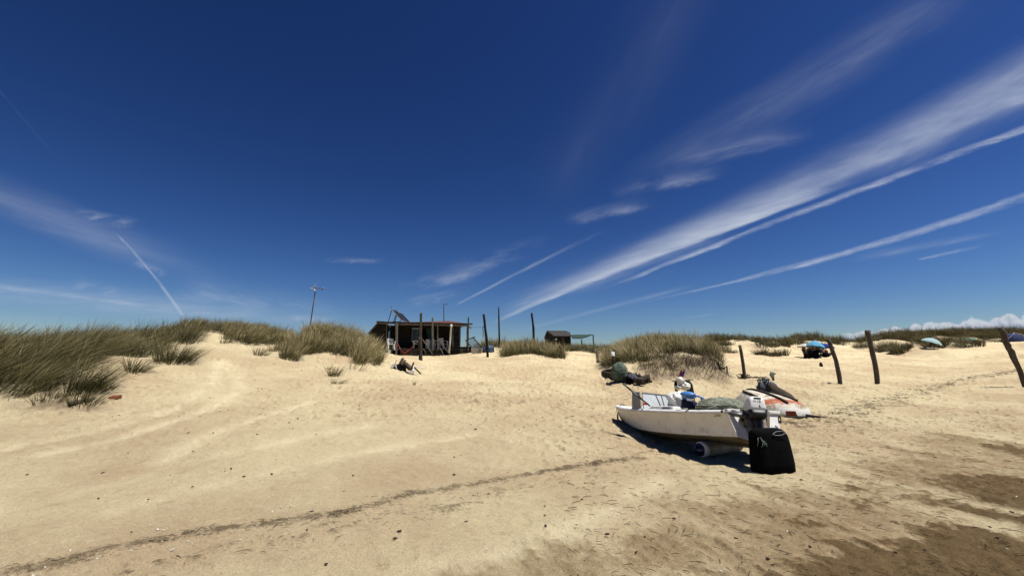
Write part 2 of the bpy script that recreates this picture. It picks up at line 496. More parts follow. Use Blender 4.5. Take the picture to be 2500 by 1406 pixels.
# scuffed, trodden sand
trod = np.clip(0.35 + 1.6 * fbm(X / 5, Y / 5, 3, 40) + 0.55 * sstep(-1.5, 2.5, X) + 0.35 * sstep(14, 20, Y) * sstep(-8, -2, X), 0.06, 1.0)
trod *= 1 - .75 * sstep(10.5, 8.5, Y) * sstep(1.2, -.5, X)
trod = np.where((X > -7) & (Y > 10), np.maximum(trod, .55), trod)
def inside(x, y, pts):
    """signed distance-like cover of an outlined patch of sand"""
    c = np.zeros(x.shape, bool)
    n = len(pts)
    for i in range(n):
        x0, y0, x1, y1 = pts[i][0], pts[i][1], pts[(i + 1) % n][0], pts[(i + 1) % n][1]
        c ^= ((y0 > y) != (y1 > y)) & (x < (x1 - x0) * (y - y0) / (y1 - y0 + 1e-9) + x0)
    d = dist_poly(x, y, list(pts) + [pts[0]])
    return np.where(c, d, -d)


def outline(*p):
    return [G(*q) for q in p]


near = (Y > 1.5) & (r < 14)
DAMP = outline((900, 1500), (1120, 1395), (1330, 1330), (1520, 1285), (1640, 1225), (1800, 1195), (1960, 1165), (2120, 1105), (2260, 1050), (2400, 1030), (2600, 1000), (2750, 1500))
WETS = [outline((1800, 1500), (1880, 1400), (1990, 1352), (2120, 1318), (2230, 1278), (2330, 1262), (2440, 1285), (2580, 1330), (2700, 1500)),
        outline((2140, 1238), (2230, 1226), (2380, 1262), (2560, 1300), (2560, 1275), (2400, 1240), (2270, 1200), (2190, 1196)),
        outline((2260, 1178), (2330, 1150), (2440, 1160), (2580, 1180), (2580, 1260), (2440, 1232), (2330, 1205)),
        outline((2410, 1092), (2450, 1100), (2580, 1150), (2580, 1120), (2470, 1085)),
        outline((1935, 1278), (1975, 1266), (2015, 1272), (2010, 1283), (1960, 1288)),
        outline((2080, 1222), (2130, 1205), (2150, 1230), (2110, 1245)),
        outline((2040, 1195), (2090, 1185), (2140, 1200), (2080, 1210)),
        outline((1690, 1395), (1730, 1375), (1770, 1385), (1750, 1406))]
wet = np.zeros_like(X)
xn, yn = X[near], Y[near]
tdir = G(2500, 1270) - G(2130, 1180)
tdir = Vector((tdir.x, tdir.y)).normalized()
ua = xn * tdir.x + yn * tdir.y
va = -xn * tdir.y + yn * tdir.x
jn = .55 * fbm(ua / 1.3, va / .28, 4, 61) + .45 * fbm(xn / .6, yn / .6, 4, 64)
jf = .5 * fbm(ua / .35, va / .07, 3, 63) + .5 * fbm(xn / .08, yn / .08, 3, 65)
dm = sstep(-.35, .55, inside(xn, yn, DAMP) + jn * .9 + jf * .12)
wm_ = np.zeros_like(xn)
for w_ in WETS:
    wm_ = np.maximum(wm_, sstep(-.16, .22, inside(xn, yn, w_) + jn * .40 + jf * .34))
wet[near] = np.maximum(dm * np.clip(.34 + .34 * jn + .34 * jf, .03, .55), wm_ * np.clip(.92 + .55 * jf, .45, 1))
damp = np.clip(wet, 0, 1)
dd = np.clip(r, 2.6, 80)
fine = fbm(X / 0.26, Y / 0.26, 4, 21) * 0.05
fine += pits(X / 0.34, Y / 0.34, 31, .20, .36, .75) * 0.34 * 0.36
fine += pits(X / 0.62 + 7.3, Y / 0.62, 37, .14, .28, .6) * 0.62 * 0.38
rip = fbm((X * 0.95 + Y * 0.3) / 0.5, (Y * 0.95 - X * 0.3) / 0.10, 3, 51) * 0.012
amp = 0.25 + 0.95 * trod
Z = Z + fine * amp + rip * (1 - 0.6 * trod) * sstep(60, 10, r) + fbm(X / 0.11, Y / 0.11, 2, 71) * 0.026 * (0.35 + trod) * sstep(30, 5, r)
dw = dist_poly(X, Y, WRACK)
dw2 = dist_poly(X, Y, WRACK2)
dw3 = dist_poly(X, Y, WRACK3)
nw = fbm(X / .45, Y / .45, 4, 81)
nw2 = fbm(X / .12, Y / .12, 3, 83)
wr = .42 * np.exp(-(dw / (0.15 + 0.06 * nw)) ** 2) + .55 * np.exp(-((dw - .03) / (0.05 + 0.03 * nw)) ** 2) * np.clip(.6 + 1.5 * nw2 + .4 * nw, 0, 1)
wr2 = np.exp(-(dw2 / (0.22 + 0.15 * nw)) ** 2) * np.clip(.12 + 1.8 * nw2 + .6 * nw, 0, 1) * .7
wr3 = np.exp(-(dw3 / (0.42 + 0.35 * nw)) ** 2) * np.clip(.35 + 1.7 * nw2 + 0.6 * nw, 0, 1) * .9
wrack = np.clip(np.maximum(np.maximum(wr, wr2), wr3), 0, 1)
Z += 0.02 * wrack
trk = np.zeros_like(X)
for t in TRACKS:
    d0 = dist_poly(X, Y, t)
    trk = np.maximum(trk, np.exp(-(d0 / 0.2) ** 2))
trk *= np.clip(.8 + 1.2 * fbm(X / .5, Y / .5, 3, 91), 0, 1)
Z -= 0.02 * trk
nphi, nrad = X.shape
Z[near] += (.5 * jf + .25 * jn) * .11 * np.clip(wet[near] * 1.3, 0, 1)
Xp = X / np.maximum(Y, .1) * FPX * 1.0175 + 1250
bank = sstep(1530, 1580, Xp) * sstep(1800, 1765, Xp) * sstep(17.0, 17.9, Y + .5 * fbm(X / .8, Y / .8, 3, 77)) * sstep(21, 19.8, Y) * np.clip(.65 + 1.0 * fbm(X / .5, Y / .5, 3, 78), 0, 1) * (Y > 0)  # mound face: dead-root brown, with its shade painted in too
bank = np.maximum(bank, sstep(-700, -300, Xp) * sstep(300, 230, Xp) * sstep(9.3, 9.9, Y + .4 * fbm(X / .6, Y / .6, 3, 79)) * sstep(11.5, 10.8, Y) * np.clip(.4 + 1.0 * fbm(X / .4, Y / .4, 3, 80), 0, 1) * (Y > 0))  # foot of the left dune: shaded face painted as darker sand
verts = np.stack([X, Y, Z], -1).reshape(-1, 3)
ii, jj = np.meshgrid(np.arange(nphi - 1), np.arange(nrad - 1), indexing='ij')
a = (ii * nrad + jj).ravel()
quads = np.stack([a, a + 1, a + nrad + 1, a + nrad], -1)
# close the small hole under the camera
quads = quads[:, ::-1]


def np_mesh(name, verts, faces, nper, smooth=True, attrs=None):
    """faces: flat array of vertex indices, nper: corners per face (array)"""
    me = bpy.data.meshes.new(name)
    me.vertices.add(len(verts))
    me.vertices.foreach_set('co', np.ascontiguousarray(verts, dtype=np.float32).ravel())
    me.loops.add(len(faces))
    me.loops.foreach_set('vertex_index', np.ascontiguousarray(faces, dtype=np.int32))
    me.polygons.add(len(nper))
    st = np.concatenate([[0], np.cumsum(nper)[:-1]]).astype(np.int32)
    me.polygons.foreach_set('loop_start', st)
    if smooth:
        me.polygons.foreach_set('use_smooth', np.ones(len(nper), dtype=bool))
    for k, v in (attrs or {}).items():
        at = me.attributes.new(k, 'FLOAT', 'POINT')
        at.data.foreach_set('value', np.ascontiguousarray(v, dtype=np.float32).ravel())
    me.update(calc_edges=True)
    return me


dampn = damp
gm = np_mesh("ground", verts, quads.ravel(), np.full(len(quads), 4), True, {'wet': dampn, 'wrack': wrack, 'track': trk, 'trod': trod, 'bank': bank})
ground = bpy.data.objects.new("ground", gm)
COL.objects.link(ground)
ground['kind'] = 'structure'
ground['label'] = 'pale dry beach sand with footprints, rising to grassy dunes, damp at lower right'

m, nt, bs = new_mat("sand")
oc = nt.coord('Object')
wetA, wrA, trA, tdA = nt.attr('wet'), nt.attr('wrack'), nt.attr('track'), nt.attr('trod')
n1 = nt.noise(oc, 0.35, 5, 0.6)
n2 = nt.noise(oc, 2.2, 6, 0.65)
n3 = nt.noise(oc, 26, 5, 0.7)
n4 = nt.noise(oc, 160, 3, 0.7)
c = nt.mix(nt.ramp(n1, .35, .65), rgb((0.501, 0.383, 0.237)), rgb((0.628, 0.528, 0.331)))
c = nt.mix(nt.math('MULTIPLY', nt.ramp(n2, .52, .78), .5), c, rgb((0.428, 0.317, 0.189)))
c = nt.mix(nt.math('MULTIPLY', nt.ramp(n3, .54, .74), .55), c, rgb((0.318, 0.237, 0.139)))
c = nt.mix(nt.math('MULTIPLY', nt.ramp(n4, .58, .75), .5), c, rgb((0.310, 0.237, 0.147)))
c = nt.mix(nt.math('MULTIPLY', nt.ramp(n4, .40, .25), .4), c, rgb((0.750, 0.676, 0.459)))
n5 = nt.noise(oc, 7, 7, .82)
c = nt.mix(nt.math('MULTIPLY', nt.ramp(n5, .53, .68), .42), c, rgb((0.284, 0.216, 0.128)))
c = nt.mix(nt.math('MULTIPLY', nt.ramp(n5, .46, .32), .35), c, rgb((0.711, 0.625, 0.420)))
c = nt.mix(nt.math('MULTIPLY', trA, .75), c, rgb((0.728, 0.625, 0.408)))
c = nt.mix(nt.math('MULTIPLY', nt.attr('bank'), .9), c, nt.mix(nt.ramp(n3, .4, .65), rgb((.22, .165, .11)), rgb((.11, .08, .055))))  # root litter brown that also carries the shade of the bank faces
# damp sand, darker
wn = nt.math('ADD', wetA, nt.math('MULTIPLY_ADD', nt.noise(oc, 16, 5, .75), .8, -.40))
wm = nt.ramp(wn, .43, .92)
wcol = nt.mix(nt.ramp(nt.noise(oc, 12, 6, .8), .38, .62), rgb((.052, .031, .0115)), rgb((.013, .008, .0032)))
c = nt.mix(nt.math('MULTIPLY', wm, .88), c, wcol)
half = nt.math('MULTIPLY', nt.ramp(wetA, .05, .5), .62)
c = nt.mix(half, c, rgb((.20, .13, .058)))
wk = nt.ramp(nt.math('ADD', wrA, nt.math('MULTIPLY_ADD', nt.noise(oc, 26, 6, .8), 2.3, -1.22)), .12, .85)
c = nt.mix(nt.math('MULTIPLY', wk, .72), c, rgb((.075, .052, .029)))
nt.l.new(c, bs.inputs['Base Color'])
bs.inputs['Roughness'].default_value = 0.95
bs.inputs['Specular IOR Level'].default_value = 0.12
b1 = nt.bump(nt.noise(oc, 9, 6, .8), 1.0, .11)
b2 = nt.bump(nt.noise(oc, 45, 4, .8), .9, .02, b1)
nt.l.new(b2, bs.inputs['Normal'])
gm.materials.append(m)

# ------------------------------------------------------------------ dune grass
def grass_mat(name, low, mid, straw):
    m, nt, bs = new_mat(name)
    tip, rnd = nt.attr('along'), nt.attr('rnd')
    c = nt.mix(nt.ramp(rnd, .1, .9), rgb(low), rgb(mid))
    c = nt.mix(nt.math('MULTIPLY', nt.ramp(tip, .45, 1.0), nt.ramp(rnd, .2, .95, True, .25, 1.0)), c, rgb(straw))
    c = nt.mix(nt.ramp(tip, .16, .0), c, rgb((.10, .072, .036)))
    nt.l.new(c, bs.inputs['Base Color'])
    bs.inputs['Roughness'].default_value = .6
    bs.inputs['Specular IOR Level'].default_value = .25
    tr = nt.n.new('ShaderNodeBsdfTranslucent')
    nt.l.new(c, tr.inputs['Color'])
    mx = nt.n.new('ShaderNodeMixShader')
    mx.inputs[0].default_value = .18
    nt.l.new(bs.outputs[0], mx.inputs[1])
    nt.l.new(tr.outputs[0], mx.inputs[2])
    nt.l.new(mx.outputs[0], m.node_tree.nodes['Material Output'].inputs['Surface'])
    return m


M_GRASS_OLIVE = grass_mat("grass_olive", (.019, .020, .004), (.068, .062, .016), (.27, .215, .10))
M_GRASS_STRAW = grass_mat("grass_straw", (.030, .027, .006), (.112, .092, .026), (.38, .305, .15))
M_GRASS_FAR = grass_mat("grass_far", (.03, .028, .009), (.10, .084, .028), (.22, .18, .08))


def blades(bx, by, h, lean, spread, width, seed_frac=.2, droop=.35, sink=.03, zover=None, tint=0.0):
    """arrays of curved blades: returns verts, along, rnd"""
    n = len(bx)
    bz = hground(bx, by) - sink if zover is None else zover
    az = RNG.uniform(0, 2 * pi, n)
    sp = RNG.normal(0, spread, (n, 2))
    L = np.broadcast_to(np.asarray(lean, float), (n, 2)) + sp
    seed = RNG.random(n) < seed_frac
    ln = np.hypot(L[:, 0], L[:, 1])
    out = []
    ts = np.array([0, .38, .74, 1.0])
    wf0 = np.array([1.0, .85, .55, 0.05])
    wf1 = np.array([.55, .5, 1.25, 0.1])
    rnd = np.clip(RNG.normal(.44, .29, n) + seed * .4 + tint, 0, 1)
    V = np.zeros((n, 8, 3))
    for k, t in enumerate(ts):
        bend = t + droop * t * t
        cx = bx + h * L[:, 0] * bend * .8
        cy = by + h * L[:, 1] * bend * .8
        cz = bz + h * (t - 0.22 * ln * t * t * 1.2) / np.sqrt(1 + .35 * ln ** 2)
        wk = width * np.where(seed, wf1[k], wf0[k]) * .5
        V[:, 2 * k, 0] = cx - np.cos(az) * wk
        V[:, 2 * k, 1] = cy - np.sin(az) * wk
        V[:, 2 * k, 2] = cz
        V[:, 2 * k + 1, 0] = cx + np.cos(az) * wk
        V[:, 2 * k + 1, 1] = cy + np.sin(az) * wk
        V[:, 2 * k + 1, 2] = cz
    along = np.tile(np.repeat(ts, 2), (n, 1))
    return V, along, np.repeat(rnd[:, None], 8, 1)


def build_grass(name, parts, mat, loc=None):
    V = np.concatenate([p[0] for p in parts]).reshape(-1, 3)
    al = np.concatenate([p[1] for p in parts]).ravel()
    rn = np.concatenate([p[2] for p in parts]).ravel()
    if loc is not None:
        V = V - np.array(loc)[None, :]
    n = len(V) // 8
    base = (np.arange(n) * 8)[:, None, None]
    q = np.array([[0, 1, 3, 2], [2, 3, 5, 4], [4, 5, 7, 6]])[None]
    F = (base + q).ravel()
    me = np_mesh(name, V, F, np.full(n * 3, 4), True, {'along': al, 'rnd': rn})
    me.materials.append(mat)
    o = bpy.data.objects.new(name, me)
    COL.objects.link(o)
    if loc is not None:
        o.location = loc
    return o


def clumps(region, nclump, per, crad, h, hvar, lean, spread, width, mask=None, seed_frac=.2, radial=.35, droop=.35):
    """tufts scattered over region (px0, px1, d0, d1 measured on the photo's horizon line)"""
    px = RNG.uniform(region[0], region[1], nclump)
    d0, d1 = region[2], region[3]
    d = np.sqrt(RNG.uniform(d0 ** 2, d1 ** 2, nclump))
    x = (px - 1250) / (FPX * 1.0175) * d
    if mask is not None:
        k = mask(px, d, x)
        px, d, x = px[k], d[k], x[k]
    n = len(x)
    if n == 0:
        return []
    cs = crad * RNG.uniform(.6, 1.3, n)
    hs = h * np.clip(1 + 1.5 * hvar * RNG.normal(0, 1, n), .4, 1.5)
    cnt = np.maximum((per * RNG.uniform(.6, 1.3, n)).astype(int), 3)
    idx = np.repeat(np.arange(n), cnt)
    a = RNG.uniform(0, 2 * pi, len(idx))
    q = np.sqrt(RNG.random(len(idx)))
    bx = x[idx] + np.cos(a) * q * cs[idx]
    by = d[idx] + np.sin(a) * q * cs[idx]
    hh = hs[idx] * RNG.uniform(.55, 1.12, len(idx))
    L = np.stack([lean[0] + radial * np.cos(a) * q, lean[1] + radial * np.sin(a) * q], 1) + RNG.normal(0, .17, (n, 2))[idx]
    return [blades(bx, by, hh, L, spread, width, seed_frac, droop, tint=RNG.normal(0, .16, n)[idx])]


LEAN = (.12, .62)


def edge(pts):
    """depth of a grass edge as a function of photo column"""
    xs = [p[0] for p in pts]
    ds = [p[1] for p in pts]
    return lambda px: np.interp(px, xs, ds)


def stuff(o, label):
    o['kind'] = 'stuff'
    o['label'] = label
    o['category'] = 'grass'
    return o
def nz(px, d, x, sc, seed):
    return fbm(x / sc, d / sc, 3, seed)


# left dune, thick mass
e1 = edge([(-700, 9.7), (0, 9.85), (120, 10.05), (165, 11.0), (230, 12.6), (260, 14.0), (300, 14.6), (400, 15.2), (470, 16.0)])
L = clumps((-620, 300, 9.6, 19), 1950, 42, .22, .90, .17, (.30, .60), .16, .011, lambda p, d, x: (d > e1(p)) & (p < 262 + 20 * RNG.normal(size=len(p))) & (nz(p, d, x, 1.2, 2) > np.where((d < 12.5) & (p < 150), -.6, -.03)), .16)
stuff(build_grass("dune_grass", L, M_GRASS_OLIVE), 'thick windswept olive marram grass covering the big dune at the left edge')
L = clumps((245, 480, 14.2, 20), 330, 40, .26, .74, .15, (.18, .5), .17, .012, lambda p, d, x: (d > e1(p)) & (((p < 385) | (d > 17.5)) & (nz(p, d, x, 1.2, 5) > -.08)), .16)
stuff(build_grass("dune_grass", L, M_GRASS_OLIVE), 'olive marram grass between the left dune and the single round tussock')
L = clumps((330, 700, 19.4, 25), 620, 40, .27, .66, .16, (.15, .55), .16, .014, lambda p, d, x: (d > np.interp(p, [330, 450, 560, 700], [19.6, 19.6, 20.2, 22.8])) & (nz(p, d, x, 1.7, 3) > -.10), .25)
stuff(build_grass("dune_grass", L, M_GRASS_OLIVE), 'low band of marram grass along the crest above the sandy hollow')
L = clumps((540, 700, 18.4, 22), 130, 42, .3, .72, .15, (.2, .5), .16, .014, lambda p, d, x: (d > np.interp(p, [540, 600, 700], [18.6, 18.4, 20.5])) & (nz(p, d, x, 1.0, 4) > -.12), .3)
L += clumps((615, 745, 17.2, 22), 110, 42, .25, .74, .15, (.16, .5), .16, .013, lambda p, d, x: (d > np.interp(p, [600, 660, 745], [18.6, 17.0, 17.0])) & (nz(p, d, x, 1.0, 6) > -.05), .3)
stuff(build_grass("dune_grass", L, M_GRASS_STRAW), 'scattered straw coloured marram tussocks on the sandy slope left of the turbine pole')
e2 = edge([(735, 17.2), (790, 17.0), (850, 16.8), (900, 16.6), (925, 16.8), (945, 17.2), (965, 18.5)])
L = clumps((738, 928, 16.4, 25), 760, 42, .24, .84, .14, (.10, .48), .15, .013, lambda p, d, x: (d > e2(p)) & (d < np.interp(p, [738, 850, 890, 925, 955], [25, 24.5, 22.5, 20.2, 18.0])) & (nz(p, d, x, 1.6, 8) > np.where(p < 800, .06, -.06)), .4)
stuff(build_grass("dune_grass", L, M_GRASS_STRAW), 'dense tawny marram grass on the dune in front of the wooden hut')
# grass behind the hut and to its right
L = clumps((1120, 1262, 35, 45), 260, 30, .36, .85, .2, (.0, .5), .17, .026, lambda p, d, x: (d > np.interp(p, [1120, 1215, 1262], [40, 36.5, 37])) & (nz(p, d, x, 2.2, 12) > -.2), .3)
stuff(build_grass("dune_grass", L, M_GRASS_OLIVE), 'marram grass on the small dune crest right behind the two tall bare poles')
L = clumps((1236, 1372, 25.8, 32), 330, 42, .32, .84, .15, (-.03, .45), .16, .018, lambda p, d, x: (d > np.interp(p, [1236, 1300, 1345, 1372], [27, 27.2, 25.9, 25.6])) & (nz(p, d, x, 1.6, 14) > -.3), .4)
stuff(build_grass("dune_grass", L, M_GRASS_STRAW), 'straw topped marram grass on the hummock in front of the small dark shed')
L = clumps((1372, 1520, 37, 54), 420, 30, .42, .68, .2, (-.05, .45), .18, .03, lambda p, d, x: (d > np.interp(p, [1372, 1440, 1480, 1520], [42, 40.5, 36, 33])) & (nz(p, d, x, 2.6, 15) > -.2), .12)
stuff(build_grass("dune_grass", L, M_GRASS_OLIVE), 'low green grass around the foot of the shed and its awning')
e3 = edge([(1470, 24.5), (1500, 21.8), (1540, 19.9), (1600, 19.9), (1640, 19.9), (1680, 19.9), (1720, 20.2), (1760, 21.4)])
L = clumps((1478, 1752, 18.7, 28), 1200, 42, .27, .80, .15, (-.08, .50), .16, .015, lambda p, d, x: (d > e3(p)) & (nz(p, d, x, 1.3, 18) > -.22), .38)
stuff(build_grass("dune_grass", L, M_GRASS_STRAW), 'tall straw tipped marram grass crowning the eroded mound in the middle of the beach')
# dead stems and roots hanging over the eroded face of the mound
L = clumps((1560, 1775, 17.6, 19.6), 110, 6, .22, .55, .25, (.15, -.75), .25, .012, lambda p, d, x: d > np.interp(p, [1560, 1640, 1700, 1775], [18.6, 17.9, 17.7, 18.2]), .0, .5, .2)
M_DEAD = grass_mat("dead_stems", (.035, .026, .017), (.11, .082, .055), (.18, .14, .10))
stuff(build_grass("dead_stems", L, M_DEAD), 'brown dead stems and roots hanging down the eroded face of the mound')
L = clumps((1610, 1750, 18.6, 19.9), 26, 22, .2, .5, .2, (.2, -.5), .4, .015, None, .0, .5, .4)
stuff(build_grass("dead_stems", L, M_DEAD), 'dark dead grass under the overhang of the mound at its right shoulder')
# far dunes on the right
FL = (-.30, .30)
L = clumps((1690, 1960, 43, 60), 800, 46, .55, .82, .25, FL, .3, .036, lambda p, d, x: (d > np.interp(p, [1690, 1760, 1880, 1925, 1960], [44, 45, 45, 46, 52])) & (nz(p, d, x, 1.6, 22) > .07 - .5 * sstep(50, 53, d)), .12)
stuff(build_grass("dune_grass", L, M_GRASS_FAR), 'patchy grass on the low far dune behind the leaning posts')
L = clumps((1950, 2130, 48, 64), 420, 46, .6, .95, .25, FL, .3, .04, lambda p, d, x: (d > np.interp(p, [1950, 2000, 2060, 2130], [50, 52, 53, 54])) & (nz(p, d, x, 2.8, 24) > .2 - .6 * sstep(54, 58, d)), .12)
stuff(build_grass("dune_grass", L, M_GRASS_FAR), 'dark grass crest of the far dune behind the group of parasols')
L = clumps((2090, 2720, 47, 70), 1700, 74, .62, 1.05, .28, (-.55, .25), .3, .032, lambda p, d, x: (d > np.interp(p, [2090, 2180, 2260, 2340, 2460, 2700], [51, 46.5, 48.6, 50, 54.5, 54])) & ((nz(p, d, x, 1.6, 26) > .13 - .5 * sstep(58, 64, d))), .1)
stuff(build_grass("dune_grass", L, M_GRASS_FAR), 'broad band of dark wind combed grass over the tall dunes at far right')
# ------------------------------------------------------------------ mesh and scene helpers
import bmesh


def V3(p):
    return Vector((p[0], p[1], p[2]))


class MB:
    def __init__(s):
        s.v = []
        s.f = []

    def add(s, vs, fs):
        o = len(s.v)
        s.v += [tuple(v) for v in vs]
        s.f += [[i + o for i in f] for f in fs]
        return s

    def hexa(s, p):
        return s.add(p, [(0, 3, 2, 1), (4, 5, 6, 7), (0, 1, 5, 4), (1, 2, 6, 5), (2, 3, 7, 6), (3, 0, 4, 7)])

    def box(s, c, size, rot=(0, 0, 0)):
        M = Euler(rot).to_matrix()
        a, b, d = size[0] / 2, size[1] / 2, size[2] / 2
        q = [(-a, -b, -d), (a, -b, -d), (a, b, -d), (-a, b, -d), (-a, -b, d), (a, -b, d), (a, b, d), (-a, b, d)]
        return s.hexa([M @ Vector(k) + V3(c) for k in q])

    def bar(s, a, b, w, h=None, up=(0, 0, 1), taper=1.0):
        a, b = V3(a), V3(b)
        h = h or w
        t = (b - a).normalized()
        u = Vector(up)
        if abs(t.dot(u)) > .95:
            u = Vector((0, 1, 0))
        sx = t.cross(u).normalized()
        sy = sx.cross(t).normalized()
        q = []
        for p, k in ((a, 1.0), (b, taper)):
            for i, j in ((-1, -1), (1, -1), (1, 1), (-1, 1)):
                q.append(p + sx * (i * w * .5 * k) + sy * (j * h * .5 * k))
        return s.hexa(q)

    def tube(s, pts, rad, n=8, caps=True, flat=1.0, jit=0.0):
        pts = [V3(p) for p in pts]
        if not hasattr(rad, '__len__'):
            rad = [rad] * len(pts)
        o = len(s.v)
        ref = None
        for i, p in enumerate(pts):
            t = (pts[min(i + 1, len(pts) - 1)] - pts[max(i - 1, 0)]).normalized()
            if ref is None:
                ref = Vector((0, 0, 1)) if abs(t.z) < .9 else Vector((1, 0, 0))
            u = t.cross(ref).normalized()
            w = u.cross(t).normalized()
            ref = w
            for k in range(n):
                a = 2 * pi * k / n
                r = rad[i] * (1 + jit * random.uniform(-1, 1))
                s.v.append(tuple(p + u * (math.cos(a) * r) + w * (math.sin(a) * r * flat)))
        for i in range(len(pts) - 1):
            for k in range(n):
                a, b = o + i * n + k, o + i * n + (k + 1) % n
                s.f.append([a, b, b + n, a + n])
        if caps:
            s.f.append([o + k for k in range(n)][::-1])
            s.f.append([o + (len(pts) - 1) * n + k for k in range(n)])
        return s

    def lathe(s, prof, n=16, M=None):
        M = M or Matrix()
        o = len(s.v)
        for r, z in prof:
            for k in range(n):
                a = 2 * pi * k / n
                s.v.append(tuple(M @ Vector((r * math.cos(a), r * math.sin(a), z))))
        for i in range(len(prof) - 1):
            for k in range(n):
                a, b = o + i * n + k, o + i * n + (k + 1) % n
                s.f.append([a, b, b + n, a + n])
        s.f.append([o + k for k in range(n)][::-1])
        s.f.append([o + (len(prof) - 1) * n + k for k in range(n)])
        return s

    def grid(s, rows, closed=False):
        o = len(s.v)
        n = len(rows[0])
        for r in rows:
            s.v += [tuple(p) for p in r]
        for i in range(len(rows) - 1):
            for k in range(n if closed else n - 1):
                a, b = o + i * n + k, o + i * n + (k + 1) % n
                s.f.append([a, b, b + n, a + n])
        return s

    def blob(s, c, size, n=14, amp=.15, freq=2.0, seed=0, rot=0.0, power=1.0, zcut=None):
        """lumpy closed heap"""
        ca, sa = math.cos(rot), math.sin(rot)
        rows = []
        for i in range(n + 1):
            th = pi * i / n
            row = []
            for k in range(2 * n):
                ph = 2 * pi * k / (2 * n)
                x, y, z = math.sin(th) * math.cos(ph), math.sin(th) * math.sin(ph), math.cos(th)
                q = 1 + amp * 2 * (float(vnoise(np.array([x * freq + seed * 3.3 + z]), np.array([y * freq - z * freq + seed]), seed)[0]))
                q += amp * float(vnoise(np.array([x * freq * 2.7 + seed * 3.3 + z]), np.array([y * freq * 2.7 - z * freq * 2 + seed]), seed + 9)[0])
                X_, Y_, Z_ = x * q * size[0] / 2, y * q * size[1] / 2, (abs(z) ** power) * (1 if z > 0 else -1) * q * size[2] / 2
                if zcut is not None:
                    Z_ = max(Z_, zcut)
                row.append((c[0] + X_ * ca - Y_ * sa, c[1] + X_ * sa + Y_ * ca, c[2] + Z_))
            rows.append(row)
        return s.grid(rows, True)

    def build(s, name, mat, parent=None, smooth=False, bevel=0.0, local=False, fix=True, seg=2):
        me = bpy.data.meshes.new(name)
        off = Vector((0, 0, 0))
        if parent is not None and not local:
            p = parent
            while p is not None:
                off += p.location
                p = p.parent
        me.from_pydata([tuple(Vector(v) - off) for v in s.v], [], s.f)
        bm = bmesh.new()
        bm.from_mesh(me)
        bmesh.ops.remove_doubles(bm, verts=bm.verts, dist=1e-5)
        if fix:
            bmesh.ops.recalc_face_normals(bm, faces=bm.faces)
        if bevel > 0:
            ed = [e for e in bm.edges if len(e.link_faces) == 2 and e.calc_face_angle(0) > .5]
            bmesh.ops.bevel(bm, geom=ed, offset=bevel, segments=seg, affect='EDGES', profile=.6, clamp_overlap=True)
        bm.to_mesh(me)
        bm.free()
        if smooth:
            me.polygons.foreach_set('use_smooth', [True] * len(me.polygons))
        me.materials.append(mat)
        o = bpy.data.objects.new(name, me)
        COL.objects.link(o)
        if parent is not None:
            o.parent = parent
        return o


def thing(name, label, cat, loc=(0, 0, 0), group=None, M=None):
    o = bpy.data.objects.new(name, None)
    o.empty_display_size = .2
    COL.objects.link(o)
    if M is not None:
        o.matrix_world = M
    else:
        o.location = loc
    o['label'] = label
    o['category'] = cat
    if group:
        o['group'] = group
    return o


def tag(o, label, cat, group=None):
    o['label'] = label
    o['category'] = cat
    if group:
        o['group'] = group
    return o


def recentre(o):
    """put a one-mesh thing's origin at its foot"""
    me = o.data
    co_ = np.empty(len(me.vertices) * 3, np.float32)
    me.vertices.foreach_get('co', co_)
    co_ = co_.reshape(-1, 3)
    c = Vector((float(co_[:, 0].mean()), float(co_[:, 1].mean()), float(co_[:, 2].min())))
    me.transform(Matrix.Translation(-c))
    o.location = o.location + c
    return o


def single(mb, name, mat, label, cat, group=None, smooth=False, bevel=0.0):
    return tag(recentre(mb.build(name, mat, None, smooth, bevel)), label, cat, group)


def lettering(name, s, size, M, mat, parent):
    cu = bpy.data.curves.new(name, 'FONT')
    cu.body = s
    cu.size = size
    cu.extrude = 0.0012
    cu.align_x = 'CENTER'
    cu.align_y = 'CENTER'
    o = bpy.data.objects.new(name + "_tmp", cu)
    COL.objects.link(o)
    dg = bpy.context.evaluated_depsgraph_get()
    me = bpy.data.meshes.new_from_object(o.evaluated_get(dg))
    bpy.data.objects.remove(o)
    me.transform(M)
    me.materials.clear()
    me.materials.append(mat)
    r = bpy.data.objects.new(name, me)
    COL.objects.link(r)
    r.parent = parent
    return r


def paint(name, col, rough=.5, var=.25, scale=6.0, spec=.3, dirt=None, dirt_amt=.3, bump=.0, bscale=30, stretch=None, metal=0.0):
    m, nt, bs = new_mat(name)
    oc = nt.coord('Object')
    if stretch:
        mp = nt.n.new('ShaderNodeMapping')
        mp.inputs['Scale'].default_value = stretch
        nt.l.new(oc, mp.inputs['Vector'])
        oc = mp.outputs[0]
    n = nt.noise(oc, scale, 5, .65)
    lo = tuple(c * (1 - var) for c in col)
    hi = tuple(min(c * (1 + var), .95) for c in col)
    c = nt.mix(nt.ramp(n, .3, .7), rgb(lo), rgb(hi))
    if dirt:
        d = nt.noise(oc, scale * 2.3, 6, .7)
        c = nt.mix(nt.math('MULTIPLY', nt.ramp(d, .52, .72), dirt_amt), c, rgb(dirt))
    nt.l.new(c, bs.inputs['Base Color'])
    bs.inputs['Roughness'].default_value = rough
    bs.inputs['Specular IOR Level'].default_value = spec
    bs.inputs['Metallic'].default_value = metal
    if bump:
        nt.l.new(nt.bump(nt.noise(oc, bscale, 5, .65), bump, .02), bs.inputs['Normal'])
    return m


